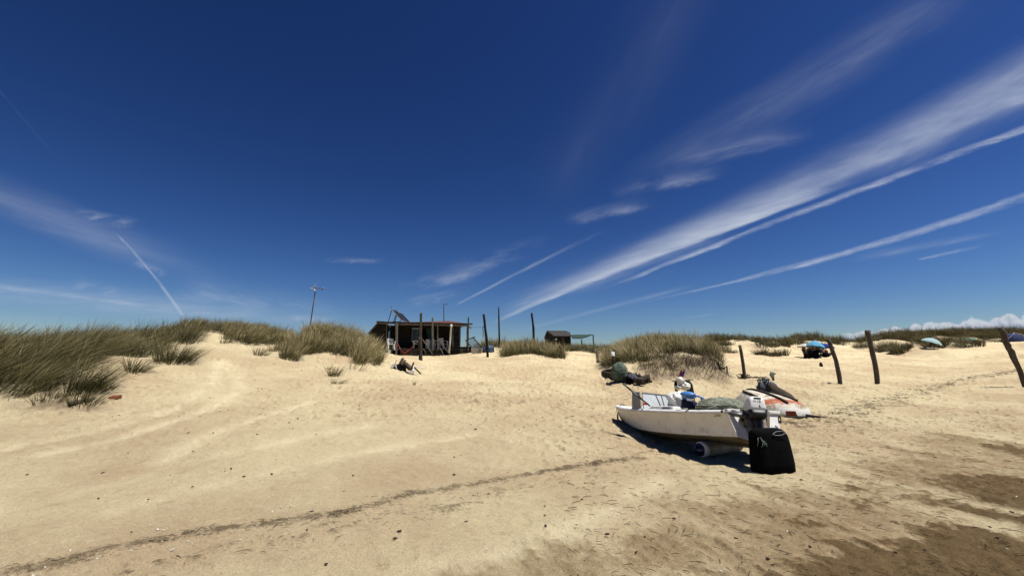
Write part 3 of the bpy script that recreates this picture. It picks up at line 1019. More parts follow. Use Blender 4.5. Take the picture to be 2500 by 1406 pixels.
M_WHITE = paint("white_boat_paint", (.68, .67, .65), .42, .06, 5, .35, (0.2304, 0.2112, 0.1792), .35)
M_HULL = paint("hull_side_paint", (.70, .67, .61), .45, .06, 3, .3, (0.256, 0.224, 0.1792), .4, .06, 12)
M_BOTTOM = paint("hull_bottom_paint", (0.1664, 0.1408, 0.0896), .7, .35, 7, .2, (0.064, 0.0576, 0.0288), .7)
M_INNER = paint("boat_inside_paint", (0.48, 0.48, 0.464), .6, .1, 6, .25, (0.192, 0.1728, 0.1408), .35)
M_WOODPAD = paint("stained_white_wood", (0.2944, 0.256, 0.1984), .7, .3, 8, .2, (0.0832, 0.0544, 0.032), .8, .3, 30)
M_BLACK = paint("black_plastic", (0.00768, 0.00768, 0.00832), .45, .3, 10, .3)
M_BLACKCLOTH = paint("black_cloth", (.0025, .0025, .003), .9, .3, 12, .06, bump=.4, bscale=9)
M_GREY = paint("grey_paint_and_shade", (0.192, 0.2048, 0.2176), .5, .1, 6, .3, (0.1152, 0.1152, 0.1152), .3)
M_PALEGREY = paint("pale_grey_plate", (0.44, 0.464, 0.48), .45, .06, 6, .35, (0.2432, 0.256, 0.2688), .4)
M_COWL = paint("motor_cowl_paint", (0.576, 0.576, 0.56), .3, .04, 6, .45, (0.288, 0.2752, 0.256), .2)
M_ENGGREY = paint("motor_grey", (0.1024, 0.1024, 0.1056), .4, .12, 8, .35)
M_INK = paint("dark_lettering", (0.0128, 0.0128, 0.01408), .6, .1)
M_FAINT = paint("faded_lettering", (0.2112, 0.1856, 0.1536), .6, .1)
M_CORD = paint("white_cord", (.30, .30, .28), .8, .1)
M_GREENWHITE = paint("pale_green_cord", (.16, .24, .20), .8, .1)
M_DKGREEN = paint("dark_green_paint", (0.016, 0.0448, 0.0288), .5, .25, 8)
M_NAVY = paint("navy_plastic", (0.00384, 0.00512, 0.0288), .22, .15, 8, .45)
M_NAVYCLOTH = paint("navy_cloth", (0.00768, 0.01024, 0.0384), .8, .2, 12)
M_BLUE = paint("blue_plastic", (0.0544, 0.1536, 0.384), .4, .08, 8, .4, (0.032, 0.0768, 0.192), .25)
M_RED = paint("red_paint", (0.3328, 0.0288, 0.0224), .6, .2, 8)
M_FLAGBLUE = paint("blue_flag_cloth", (0.0192, 0.0256, 0.2304), .8, .2, 10)
M_SACK = paint("white_sacking", (0.528, 0.528, 0.512), .75, .1, 9, .2, (0.1792, 0.1792, 0.1792), .55, .5, 14)
M_FLOATW = paint("white_float", (0.56, 0.544, 0.496), .5, .08, 9, .3, (0.2304, 0.1984, 0.1472), .5)
M_FENDER = paint("dirty_white_fender", (0.256, 0.2304, 0.1856), .55, .35, 7, .25, (0.0544, 0.03968, 0.0256), .95)
M_DARKWOOD = paint("weathered_dark_wood", (0.0448, 0.0352, 0.02688), .85, .4, 9, .12, (0.0192, 0.01536, 0.0128), .6, .5, 24, (1, 1, .25))
M_POST = paint("grey_brown_post_wood", (.070, .058, .046), .85, .4, 14, .12, (0.0224, 0.01728, 0.01408), .7, .6, 30, (1, 1, .22))
M_GREYWOOD = paint("silver_grey_wood", (.128, .116, .098), .85, .3, 10, .12, (0.0512, 0.0416, 0.032), .6, .5, 24, (1, 1, .3))
M_TARRED = paint("tarred_planks", (.0145, .0132, .0122), .85, .5, 5, .1, (0.0064, 0.00512, 0.00448), .6, .5, 22, (.3, 1, 2.5))
M_FENCEWOOD = paint("brown_fence_planks", (.066, .056, .047), .85, .4, 7, .1, (0.032, 0.02304, 0.01792), .6, .4, 24, (3, 1, .4))
M_WHITEPLASTIC = paint("white_plastic", (.60, .595, .57), .4, .05, 6, .4, (0.32, 0.3008, 0.256), .25)
M_YELLOW = paint("faded_yellow", (0.2304, 0.192, 0.0384), .7, .3, 9)
M_SKIN = paint("tanned_skin", (0.2048, 0.1216, 0.0832), .6, .1)
M_HAIR = paint("dark_hair", (0.0128, 0.0096, 0.00768), .7, .2)
M_DARKCLOTH = paint("dark_swimwear", (0.0192, 0.0192, 0.0256), .8, .3)
M_REDTILE = paint("faded_red_roofing", (.135, .058, .044), .85, .25, 6, .15, (0.128, 0.0512, 0.0352), .6)
M_SOLAR = paint("dark_solar_glass", (.008, .010, .014), .55, .1, 10, .12)
M_ALU = paint("bare_aluminium", (0.44, 0.448, 0.456), .35, .06, 8, .5, metal=.7)
M_GALV = paint("grey_steel_pole", (0.0704, 0.0768, 0.0896), .5, .15, 8, .4, metal=.3)
M_GLASS = paint("dark_window_glass", (0.00512, 0.00576, 0.0064), .12, .1, 10, .5)


def net_mat(name, col, dark):
    m, nt, bs = new_mat(name)
    oc = nt.coord('Object')
    w = nt.noise(oc, 7, 4, .7, 1.2)
    v = nt.n.new('ShaderNodeTexVoronoi')
    v.feature = 'DISTANCE_TO_EDGE'
    nt.l.new(oc, v.inputs['Vector'])
    v.inputs['Scale'].default_value = 26
    c = nt.mix(nt.ramp(v.outputs['Distance'], .02, .12), rgb(col), rgb(dark))
    c = nt.mix(nt.math('MULTIPLY', nt.ramp(w, .4, .65), .6), c, rgb(tuple(x * 1.25 for x in col)))
    nt.l.new(c, bs.inputs['Base Color'])
    bs.inputs['Roughness'].default_value = .85
    bs.inputs['Specular IOR Level'].default_value = .15
    nt.l.new(nt.bump(v.outputs['Distance'], .8, .02), bs.inputs['Normal'])
    return m


M_NETGREEN = net_mat("green_netting", (.085, .125, .095), (.028, .042, .032))
M_NETGREY = net_mat("grey_green_netting", (.18, .195, .15), (.085, .095, .07))
M_STRAND = paint("net_strands", (.16, .21, .165), .8, .3, 8)
M_STRANDGREY = paint("grey_net_strands", (.25, .255, .20), .8, .3, 8)


def strands(mb, c, size, n, r, seed, rot=0.0):
    rr = random.Random(seed)
    for _ in range(n):
        th0, ph0 = rr.uniform(.1, 1.5), rr.uniform(0, 2 * pi)
        pts = []
        dth, dph = rr.uniform(-.22, .22), rr.uniform(-.5, .5)
        for k in range(7):
            th, ph = th0 + dth * k, ph0 + dph * k
            q = 1.02 + rr.uniform(-.03, .05)
            X_, Y_ = math.sin(th) * math.cos(ph) * size[0] / 2 * q, math.sin(th) * math.sin(ph) * size[1] / 2 * q
            pts.append((c[0] + X_ * math.cos(rot) - Y_ * math.sin(rot), c[1] + X_ * math.sin(rot) + Y_ * math.cos(rot), c[2] + math.cos(th) * size[2] / 2 * q))
        mb.tube(pts, r, 4)


# ------------------------------------------------------------------ the white motor boat
yaw, pit, rol = 1.98933, 0.09099, 0.06860
BM = Matrix.Translation((4.0812, 7.5245, .3339)) @ Matrix.Rotation(yaw, 4, 'Z') @ Matrix.Rotation(pit, 4, 'Y') @ Matrix.Rotation(rol, 4, 'X')
boat = thing("motor_boat", 'white open motor boat beached on the sand with its bow pointing inland', 'boat', M=BM)
ST = [  # x, sheer half beam, sheer z, chine half beam, chine z, keel z
    (-.0, .62, .55, .52, .15, .02), (.4, .645, .552, .545, .145, .005), (.8, .66, .556, .555, .145, .0), (1.2, .665, .562, .555, .148, .0),
    (1.6, .655, .572, .535, .155, .003), (2.0, .62, .586, .49, .168, .012), (2.4, .55, .604, .405, .19, .028), (2.7, .475, .622, .315, .22, .05),
    (3.0, .375, .642, .21, .268, .095), (3.25, .27, .66, .125, .33, .17), (3.45, .17, .675, .065, .41, .27), (3.6, .085, .688, .028, .52, .41), (3.72, .015, .70, .006, .66, .63)]


def rake(x, z):
    return x - (.10 * (1 - z / .55) if x < .2 else (.05 * (1 - z / .55) if x < .6 else 0))


def hull_pt(st, u, side, inset=0.0):
    """u 0..1 from sheer down to chine"""
    x, b, s, c, k, kz = st
    bb = b + (c - b) * u - .03 * math.sin(pi * u) * (1 if x < 3 else -.3)
    z = s + (k - s) * u
    return Vector((rake(x, z), side * max(bb - inset, .002), z))


mb = MB()
for side in (1, -1):
    rows = []
    for st in ST:
        row = [hull_pt(st, u, side) for u in (0, .15, .3, .45, .6, .75, .88, .96)]
        row.append(hull_pt(st, 1.0, side) + Vector((0, -side * .006, -.006)))
        rows.append(row)
    mb.grid(rows)
hull = mb.build("hull", M_HULL, boat, True, local=True)
mb = MB()
for side in (1, -1):
    rows = []
    for st in ST:
        x, b, s, c, k, kz = st
        e = hull_pt(st, 1.0, side) + Vector((0, -side * .006, -.006))
        row = [e]
        for t in (.15, .4, .7, 1.0):
            z = e.z + (kz - e.z) * (t ** .85)
            row.append(Vector((rake(x, z), e.y * (1 - t), z)))
        rows.append(row)
    mb.grid(rows)
mb.bar((.1, 0, -.012), (2.6, 0, .03), .035, .05)
mb.build("hull_bottom", M_BOTTOM, boat, True, local=True)
# transom plate with its cut-down middle
mb = MB()
s0 = ST[0]
outl = []
prof = [(.62, .55), (.34, .55), (.30, .53), (.28, .44), (-.28, .44), (-.30, .53), (-.34, .55), (-.62, .55), (-.575, .35), (-.52, .15), (-.26, .085), (0, .02), (.26, .085), (.52, .15), (.575, .35)]
front_ = [Vector((rake(0, z) - .012, y, z)) for y, z in prof]
back_ = [Vector((rake(0, z) + .035, y, z)) for y, z in prof]
n = len(prof)
mb.add(front_ + back_, [list(range(n)), [i + n for i in range(n)][::-1]] + [[i, (i + 1) % n, (i + 1) % n + n, i + n] for i in range(n)])
mb.build("transom", M_WHITE, boat, False, .006, local=True)
mb = MB()
mb.hexa([(-.085, -.21, .20), (-.085, .27, .20), (-.03, .27, .20), (-.03, -.21, .20), (-.06, -.23, .47), (-.06, .29, .47), (.06, .29, .47), (.06, -.23, .47)])
mb.box((-.045, .30, .40), (.06, .075, .36), (0, -.15, 0))
mb.box((-.045, -.27, .42), (.06, .075, .30), (0, -.15, 0))
mb.build("motor_pad", M_WOODPAD, boat, False, .006, local=True)
# gunwale cap with a turned-down lip
mb = MB()
for side in (1, -1):
    rows = []
    for st in ST:
        p = hull_pt(st, 0, side)
        w = min(.10, st[1] * .9)
        o_ = .022 if st[0] < 3.6 else .012
        rows.append([p + Vector((0, side * (o_ - .02), -.05)), p + Vector((0, side * (o_ + .022), -.042)), p + Vector((0, side * (o_ + .012), -.012)), p + Vector((0, side * (o_ - .016), .012)), p + Vector((0, -side * w, .012)), p + Vector((0, -side * w, -.03))])
    mb.grid(rows)
mb.box((-.01, .49, .555), (.07, .29, .05))
mb.box((-.01, -.49, .555), (.07, .29, .05))
mb.build("gunwale", M_WHITE, boat, True, .004, local=True)
# inner skin, floor, thwarts
mb = MB()
for side in (1, -1):
    rows = []
    for st in ST[:-3]:
        rows.append([hull_pt(st, u, side, .06) + Vector((.05 if st[0] < .3 else 0, 0, .0)) for u in (.04, .4, .8)])
    mb.grid(rows)
rows = []
for st in ST[:-3]:
    q = hull_pt(st, .8, 1, .06)
    rows.append([Vector((q.x, q.y, q.z)), Vector((q.x, -q.y, q.z))])
mb.grid(rows)
mb.build("inside_skin", M_INNER, boat, True, local=True)
mb = MB()
rows = []
for st in ST[6:]:
    p = hull_pt(st, 0, 1)
    rows.append([(p.x, p.y * .96, p.z + .006), (p.x, p.y * .5, p.z + .022), (p.x, 0, p.z + .03), (p.x, -p.y * .5, p.z + .022), (p.x, -p.y * .96, p.z + .006)])
mb.grid(rows)
mb.build("foredeck", M_WHITE, boat, True, local=True)
mb = MB()
mb.box((1.0, 0, .47), (.26, 1.10, .035))
mb.box((.25, .36, .40), (.40, .36, .04))
mb.build("thwart", M_INNER, boat, False, .008, local=True)
# white raised locker with slot on the port side
mb = MB()
mb.hexa([(1.22, .36, .56), (1.22, .585, .56), (2.02, .545, .58), (2.02, .30, .58), (1.24, .38, .64), (1.24, .565, .64), (1.86, .53, .665), (1.86, .33, .665)])
lk = mb.build("locker", M_WHITE, boat, False, .02, local=True)
mb = MB()
mb.box((1.42, .568, .615), (.22, .02, .022), (0, 0, -.05))
mb.build("slot", M_INK, lk, False, local=True)
# spray screen: cross panel, port wing, frames
mb = MB()
mb.hexa([(2.07, -.56, .60), (2.07, .56, .60), (2.10, .56, .60), (2.10, -.56, .60), (2.16, -.60, .90), (2.16, .50, .94), (2.185, .50, .94), (2.185, -.60, .90)])
sc_ = mb.build("spray_screen", M_PALEGREY, boat, False, .006, local=True)
mb = MB()
for y in (.10, .0):
    mb.bar((2.062, y - (.02 if y else .0), .61), (2.15, y + (.06 if y else 0), .925), .014)
mb.bar((2.155, .5, .935), (2.155, -.60, .893), .02)
mb.build("frame_strip", M_GREY, sc_, False, local=True)
mb = MB()
mb.hexa([(2.12, .57, .60), (2.12, .60, .60), (2.46, .56, .61), (2.46, .53, .61), (2.17, .55, .95), (2.17, .575, .95), (2.44, .55, .955), (2.44, .525, .955)])
mb.build("screen_wing", M_GREY, sc_, False, .005, local=True)  # wing coloured darker than the cross panel to carry its shade
# fittings
mb = MB()
mb.lathe([(.012, -.01), (.024, -.006), (.026, .01), (.016, .026), (.004, .03)], 10, Matrix.Translation((.05, .645, .535)) @ Matrix.Rotation(-pi / 2, 4, 'X'))
mb.build("rubber_knob", M_BLACK, boat, True, local=True)
for y, z in ((.40, .47), (-.50, .46)):
    mb = MB()
    pts = [(-.13 + .10 * (z - .3), y + .030 * math.cos(a), z - .02 + .062 * math.sin(a)) for a in np.linspace(0, 2 * pi, 13)]
    mb.tube(pts, .008, 6, False)
    mb.box((-.10, y - .015, z - .06), (.02, .05, .05))
    if y > 0:
        mb.tube([(-.115, y - .02, z - .08), (-.125, y - .025, z - .14), (-.13, y - .02, z - .19)], [.007, .006, .008], 6)
    mb.build("ring_bolt", M_BLACK, boat, True, local=True)
mb = MB()
mb.tube([(3.52, .06, .69), (3.54, .03, .735), (3.5, -.03, .735), (3.5, -.05, .69)], .014, 6)
mb.build("bow_cleat", M_ENGGREY, boat, True, local=True)
mb = MB()
mb.tube([(3.30, .20, .68), (3.33, .29, .66), (3.36, .285, .60), (3.42, .26, .54)], .006, 5)
mb.build("mooring_line", M_INK, boat, True, local=True)
mb = MB()
mb.tube([(3.68, .0, .56), (3.68, .02, .46), (3.64, .05, .37), (3.55, .07, .30), (3.44, .07, .22)], [.012, .02, .022, .018, .008], 7)
mb.build("keel_band", M_BLACK, boat, True, local=True)
mb = MB()
mb.tube([(2.35, .40, .62), (2.35, .40, 1.02)], .004, 5)
mb.build("whip_aerial", M_PALEGREY, boat, False, local=True)
nm = hull_pt(ST[1], .18, 1)
Mx = Matrix.Translation((.17, .642, .475)) @ Matrix.Rotation(pi, 4, 'Z') @ Matrix.Rotation(pi / 2 - .14, 4, 'X')
lettering("painted_name", "Zon", .085, Mx, M_FAINT, boat)

# outboard motor, clamped to the transom
MR = (Matrix.Rotation(yaw, 4, 'Z') @ Matrix.Rotation(rol, 4, 'X') @ Matrix.Rotation(math.radians(-34), 4, 'Z') @ Matrix.Rotation(math.radians(16), 4, 'Y'))
MM = Matrix.Translation(P(1850, 983, 7.08)) @ MR @ Matrix.Translation((.24, 0, -.235))
motor = thing("outboard_motor", 'white and black outboard motor marked 15 clamped to the stern of the white boat', 'outboard motor', M=MM)


def loft(mb, secs, n=20):
    """rounded-rectangle sections: (centre x, centre y, z, half x, half y, power)"""
    rows = []
    for cx, cy, z, hx, hy, pw in secs:
        row = []
        for k in range(n):
            a = 2 * pi * (k + .5) / n
            c_, s_ = math.cos(a), math.sin(a)
            row.append((cx + hx * math.copysign(abs(c_) ** (2 / pw), c_), cy + hy * math.copysign(abs(s_) ** (2 / pw), s_), z))
        rows.append(row)
    mb.grid(rows, True)
    o = len(mb.v)
    mb.f.append([o - n + k for k in range(n)])
    mb.f.append([o - n * len(rows) + k for k in range(n)][::-1])
    return mb


mb = loft(MB(), [(-.10, 0, .13, .135, .125, 7), (-.10, 0, .17, .14, .128, 7), (-.10, 0, .27, .135, .118, 7), (-.10, 0, .325, .125, .108, 6), (-.10, 0, .345, .105, .09, 5), (-.10, 0, .352, .07, .06, 4)], 28)
cowl = mb.build("cowling", M_COWL, motor, True, local=True)
mb = MB()
mb.box((-.226, -.005, .312), (.02, .11, .026), (0, -.1, 0))
mb.build("air_intake", M_INK, cowl, False, .004, local=True)
mb = MB()
mb.box((-.10, 0, .128), (.292, .266, .018))
mb.build("trim_stripe", M_ENGGREY, cowl, False, .003, local=True)
Mx = Matrix.Translation((-.2405, -.022, .262)) @ Matrix.Rotation(-pi / 2, 4, 'Z') @ Matrix.Rotation(pi / 2 - .06, 4, 'X')
lettering("power_number", "15", .058, Mx, M_INK, cowl)
Mx = Matrix.Translation((-.2405, .042, .262)) @ Matrix.Rotation(-pi / 2, 4, 'Z') @ Matrix.Rotation(pi / 2 - .06, 4, 'X')
lettering("small_marking", "YM", .032, Mx, M_INK, cowl)
mb = MB()
mb.box((-.24, -.02, .192), (.008, .014, .020))
mb.box((-.241, -.024, .172), (.008, .020, .010))
mb.build("badge", M_INK, cowl, False, local=True)
mb = loft(MB(), [(-.09, 0, -.01, .12, .085, 4), (-.09, 0, .03, .155, .125, 5), (-.09, 0, .125, .158, .138, 6)], 24)
mb.hexa([(.05, -.09, .06), (.05, .09, .06), (.26, .07, .07), (.26, -.07, .07), (.05, -.09, .13), (.05, .09, .13), (.26, .06, .125), (.26, -.06, .125)])
mb.build("lower_cowl", M_BLACK, motor, True, local=True)
mb = MB()
mb.tube([(.02, .10, .10), (.0, .24, .12), (.02, .40, .15)], [.035, .03, .028], 8)
mb.bar((-.02, .12, .06), (.02, .36, .10), .07, .06)
mb.build("tiller", M_ENGGREY, motor, True, local=True)
mb = loft(MB(), [(-.12, 0, -.72, .05, .025, 2.2), (-.12, 0, -.60, .13, .05, 2.5), (-.10, 0, -.585, .07, .04, 2.5), (-.10, 0, -.30, .075, .045, 2.5), (-.09, 0, -.05, .095, .06, 3), (-.09, 0, .04, .11, .08, 3)], 16)
mb.build("leg", M_BLACK, motor, True, local=True)
mb = MB()
mb.box((.0, .09, -.03), (.10, .035, .20))
mb.box((.0, -.09, -.03), (.10, .035, .20))
mb.box((-.03, 0, -.10), (.05, .16, .16))
mb.tube([(.06, .09, -.06), (.14, .09, -.06)], [.012, .018], 8)
mb.build("clamp", M_ENGGREY, motor, False, .006, local=True)

# black cloth cover hung over the motor's lower end
base = P(1885, 1139, 6.98)
cov = thing("motor_cover", 'large black cloth cover hanging over the lower end of the outboard motor', 'cover', (base.x, base.y, hz(base.x, base.y)))
rt = Vector((.99, .14, 0)).normalized()
dp = Vector((-.14, .99, 0)).normalized()
mb = MB()
rows = []
levels = [(.00, -.315, .335, .13), (.03, -.325, .345, .15), (.15, -.32, .342, .15), (.30, -.315, .325, .14), (.45, -.315, .305, .13), (.55, -.315, .285, .12), (.605, -.30, .25, .105), (.64, -.265, .20, .085), (.655, -.20, .14, .05)]
NN = 40
for li, (h, xl, xr, dd_) in enumerate(levels):
    row = []
    for k in range(NN):
        a = 2 * pi * k / NN
        c_, s_ = math.cos(a), math.sin(a)
        ux = (xl + xr) / 2 + (xr - xl) / 2 * math.copysign(abs(c_) ** .45, c_)
        uy = dd_ * math.copysign(abs(s_) ** .7, s_)
        w_ = .018 * float(vnoise(np.array([ux * 7.0 + 3]), np.array([h * 3.0 + (5 if s_ > 0 else 0)]), 4)[0]) * 2
        row.append(cov.location + rt * (ux + w_ * .6) + dp * (uy + w_) + Vector((0, 0, h - .02 + (.012 * math.sin(k * 1.7) if li == 0 else 0))))
    rows.append(row)
mb.grid(rows, True)
o_ = len(mb.v)
mb.f.append([o_ - NN + k for k in range(NN)])
mb.build("cloth", M_BLACKCLOTH, cov, True)


def on_cover(u, h):
    return cov.location + rt * u + dp * (-.155 + .05 * max(0, h - .35)) + Vector((0, 0, h))


mb = MB()
pts = [on_cover(.08 + .10 * math.cos(a) - (.03 if math.sin(a) < 0 else 0), .575 + .03 * math.sin(a)) for a in np.linspace(.25, 2 * pi + .0, 18)]
pts.append(on_cover(.20, .556))
mb.tube(pts, .003, 6)
mb.build("white_cord", M_CORD, cov, True)
mb = MB()
for a, b in (((-.25, .50), (-.16, .42)), ((-.25, .50), (-.20, .40)), ((-.23, .44), (-.26, .38)), ((-.24, .47), (-.16, .39)), ((-.30, .52), (-.325, .40)), ((-.27, .52), (-.24, .51))):
    mb.tube([on_cover(*a), on_cover((a[0] + b[0]) / 2 + .01, (a[1] + b[1]) / 2), on_cover(*b)], .0032, 5)
mb.build("green_cord", M_GREENWHITE, cov, True)

# fender used as a roller under the hull
fa = Vector((3.30, 7.98, 0))
fa.z = hz(fa.x, fa.y) + .14
fd = Vector((.914, .39, 0)).normalized()
fb = fa + fd * .95
fb.z = hz(fb.x, fb.y) + .14
roller = thing("boat_roller", 'fat inflated white fender with navy end lying as a roller under the white boat', 'fender', (fa.x, fa.y, fa.z - .15))
q = (fb - fa).normalized().to_track_quat('Z', 'Y').to_matrix().to_4x4()
FMx = Matrix.Translation(fa - Vector((0, 0, .01))) @ q @ Matrix.Diagonal((.92, .92, 1, 1))
mb = MB().lathe([(.09, .035), (.13, .05), (.143, .10), (.145, .3), (.145, .65), (.143, .85), (.13, .92), (.09, .94)], 28, FMx)
mb.build("body", M_FENDER, roller, True)
mb = MB().lathe([(.148, .105), (.148, .055), (.14, .035), (.117, .02), (.11, .03), (.135, .08)], 28, FMx)
mb.build("white_band", M_WHITEPLASTIC, roller, True)
mb = MB().lathe([(.122, .022), (.113, -.015), (.09, -.045), (.06, -.065), (.025, -.072), (.02, -.09), (.004, -.092)], 28, FMx)
mb.build("navy_end", M_NAVY, roller, True)
mb = MB().lathe([(.117, .94), (.108, .98), (.07, 1.01), (.02, 1.03)], 28, FMx)
mb.build("navy_end", M_NAVY, roller, True)

# ---- loose things in the boat
oar = thing("oar", 'dark green and black oar sticking up out of the bow of the white boat', 'oar', P(1587, 991, 8.95))
a, b = P(1587, 991, 8.95), P(1521, 936, 9.35)
pt = lambda t: a.lerp(b, t)
mb = MB().tube([pt(.0), pt(.22), pt(.38)], [.014, .016, .022], 8)
mb.build("shaft", M_BLACK, oar, True)
mb = MB().tube([pt(.36), pt(.45), pt(.58), pt(.68), pt(.74)], [.022, .042, .048, .036, .024], 10, True, .45)
mb.build("blade", M_BLACK, oar, True)
mb = MB().tube([pt(.72), pt(.88), pt(.96), pt(1.0)], [.022, .018, .022, .016], 8)
mb.build("grip", M_DKGREEN, oar, True)
c = P(1576, 985, 9.2)
single(MB().blob(c, (.14, .07, .05), 8, .2, 2, 3, .4), "small_float", M_RED, 'small faded red float beside the foot of the oar in the boat', 'float', smooth=True)
# crumpled white sack
c = P(1659, 976, 8.9)
single(MB().blob((c.x, c.y, c.z - .02), (.54, .40, .34), 18, .24, 2.6, 5, .3, .8), "plastic_sack", M_SACK, 'crumpled white plastic sack on the boat left of the blue chair', 'sack', smooth=True)
# overturned blue plastic chair
ch = thing("plastic_chair", 'overturned blue plastic chair lying in the white boat', 'chair', P(1690, 985, 8.3))
c = P(1679, 962.5, 8.25)
mb = MB().blob(c, (.23, .34, .11), 12, .05, 1.2, 4, .25)
mb.build("backrest", M_BLUE, ch, True)
mb = MB()
mb.grid([[P(1663, 966, 8.25), P(1672, 969, 8.2), P(1684, 970, 8.2), P(1697, 967, 8.25)], [P(1665, 972, 8.3), P(1674, 976, 8.25), P(1686, 976, 8.25), P(1700, 970, 8.3)]])
mb.build("seat", M_BLUE, ch, True)
mb = MB().tube([P(1690, 966, 8.2), P(1704, 968, 8.15), P(1714, 970, 8.1), P(1721, 976, 8.1), P(1726, 990, 8.1)], [.02, .026, .034, .036, .03], 8, True, .5)
mb.build("leg", M_BLUE, ch, True)
mb = MB().tube([P(1692, 964, 8.6), P(1706, 966, 8.6), P(1712, 972, 8.6), P(1716, 986, 8.6)], [.018, .022, .028, .024], 8, True, .5)
mb.build("leg", M_BLUE, ch, True)
c = P(1682, 981, 8.3)
bagn = thing("holdall", 'navy blue bag with pale patch under the overturned blue chair', 'bag', c)
loft(MB(), [(c.x + .02, c.y, c.z - .10, .17, .10, 3), (c.x + .02, c.y, c.z - .03, .155, .10, 3), (c.x - .02, c.y, c.z + .03, .11, .08, 3), (c.x - .03, c.y, c.z + .06, .08, .05, 2.5)], 18).build("body", M_NAVYCLOTH, bagn, True)
MB().hexa([P(1676, 971.5, 7.98), P(1690, 973.5, 7.98), P(1690, 973.5, 8.03), P(1676, 971.5, 8.03), P(1677, 977.5, 7.98), P(1691, 979.5, 7.98), P(1691, 979.5, 8.03), P(1677, 977.5, 8.03)]).build("patch", M_PALEGREY, bagn)
single(MB().hexa([P(1698, 990, 8.0), P(1728, 992, 8.0), P(1728, 992, 8.5), P(1698, 990, 8.5), P(1714, 977, 8.05), P(1720, 977, 8.05), P(1720, 977, 8.5), P(1714, 977, 8.5)]), "foam_block", M_SACK, 'slanting white foam block in the boat just right of the navy bag', 'foam block', bevel=.01)
c = P(1757, 990, 7.95)
nett = thing("fishing_net", 'grey green heap of fishing net piled in the stern of the white boat', 'fishing net', (c.x, c.y, c.z - .2))
MB().blob((c.x, c.y, c.z - .03), (.84, .55, .32), 20, .16, 2.4, 8, .25, .8).build("heap", M_NETGREY, nett, True)
mb = MB()
strands(mb, (c.x, c.y, c.z - .03), (.86, .57, .33), 70, .0045, 5, .25)
mb.build("strands", M_STRANDGREY, nett)
# ------------------------------------------------------------------ overturned dinghy behind the boat
def dinghy_paint():
    m, nt, bs = new_mat("peeling_dinghy_paint")
    oc = nt.coord('Object')
    sp = nt.n.new('ShaderNodeSeparateXYZ')
    nt.l.new(oc, sp.inputs[0])
    nz_ = nt.noise(oc, 3.2, 6, .7)
    wob = nt.math('MULTIPLY_ADD', nt.math('SUBTRACT', nz_, .5), 1.1, 0)
    xs = nt.math('ADD', sp.outputs[0], wob)
    zs = nt.math('ADD', sp.outputs[2], nt.math('MULTIPLY', wob, .35))
    c = nt.mix(nt.ramp(nt.noise(oc, 5, 5, .7), .48, .62), rgb((.50, .46, .39)), rgb((.23, .17, .10)))
    orange = nt.math('MULTIPLY', nt.ramp(xs, .60, .36), nt.ramp(zs, .31, .36))
    c = nt.mix(orange, c, rgb((.29, .072, .024)))
    white = nt.math('MULTIPLY', nt.ramp(zs, .27, .21), nt.ramp(xs, 1.5, 1.2))
    c = nt.mix(white, c, rgb((.60, .59, .56)))
    bow = nt.ramp(sp.outputs[0], 2.0, 2.5)
    c = nt.mix(nt.math('MULTIPLY', bow, .85), c, rgb((.52, .51, .49)))
    st_ = nt.math('MULTIPLY', nt.ramp(nt.noise(oc, 9, 5, .75), .56, .66), .6)
    c = nt.mix(st_, c, rgb((.17, .12, .06)))
    nt.l.new(c, bs.inputs['Base Color'])
    bs.inputs['Roughness'].default_value = .6
    bs.inputs['Specular IOR Level'].default_value = .25
    return m


da = G(1925, 1019)
db = P(1822, 972, da.y + 2.75)
db.z = hz(db.x, db.y)
DYaw = math.atan2(db.y - da.y, db.x - da.x)
DM = Matrix.Translation((da.x, da.y, da.z)) @ Matrix.Rotation(DYaw, 4, 'Z') @ Matrix.Rotation(-math.atan2(db.z - da.z, 2.8) * .9, 4, 'Y')
ding = thing("upturned_dinghy", 'old dinghy lying upside down with peeling white and orange paint', 'dinghy', M=DM)
M_DINGHY = dinghy_paint()
DST = [(.0, .58, .46, .36), (.35, .62, .48, .41), (.8, .645, .48, .44), (1.3, .65, .46, .46), (1.8, .62, .42, .46), (2.2, .55, .35, .45), (2.5, .47, .27, .42), (2.72, .38, .19, .36), (2.84, .30, .14, .27)]
mb = MB()
rows = []
for x, b, c, h in DST:
    prof = [(b, .0), (b * 1.0, .05), (b * .97, .13), (c * 1.13, h * .62), (c * 1.02, h * .80), (c * .82, h * .90), (c * .4, h * .97), (0, h)]
    rows.append([(x, y, z) for y, z in prof] + [(x, -y, z) for y, z in prof[::-1][1:]])
mb.grid(rows)
n = len(rows[0])
mb.f.append(list(range(n)))
mb.f.append([len(mb.v) - n + i for i in range(n)][::-1])
mb.build("hull", M_DINGHY, ding, True, local=True, bevel=0)
mb = MB()
for side, i0, i1 in ((1, 2, 6), (-1, 1, 5)):  # dark side bars standing in for the shadows under the strakes
    pts = [(x, side * c * .86, h * .90 + .012) for x, b, c, h in DST[i0:i1]]
    for p, q_ in zip(pts[:-1], pts[1:]):
        mb.bar(p, q_, .035, .07)
pts = [(x, 0, h + .02) for x, b, c, h in DST]
for p, q_ in zip(pts[:-1], pts[1:]):
    mb.bar(p, q_, .05, .06)
mb.build("keel_and_shadow_bars", M_DARKWOOD, ding, False, local=True)
mb = MB()
for side in (1, -1):
    pts = [(x, side * (b + .015), .02) for x, b, c, h in DST]
    for p, q_ in zip(pts[:-1], pts[1:]):
        mb.bar(p, q_, .04, .06)
mb.box((-.015, 0, .02), (.04, 1.16, .055))
mb.build("rubbing_strake", M_ENGGREY, ding, False, local=True)
mb = MB()
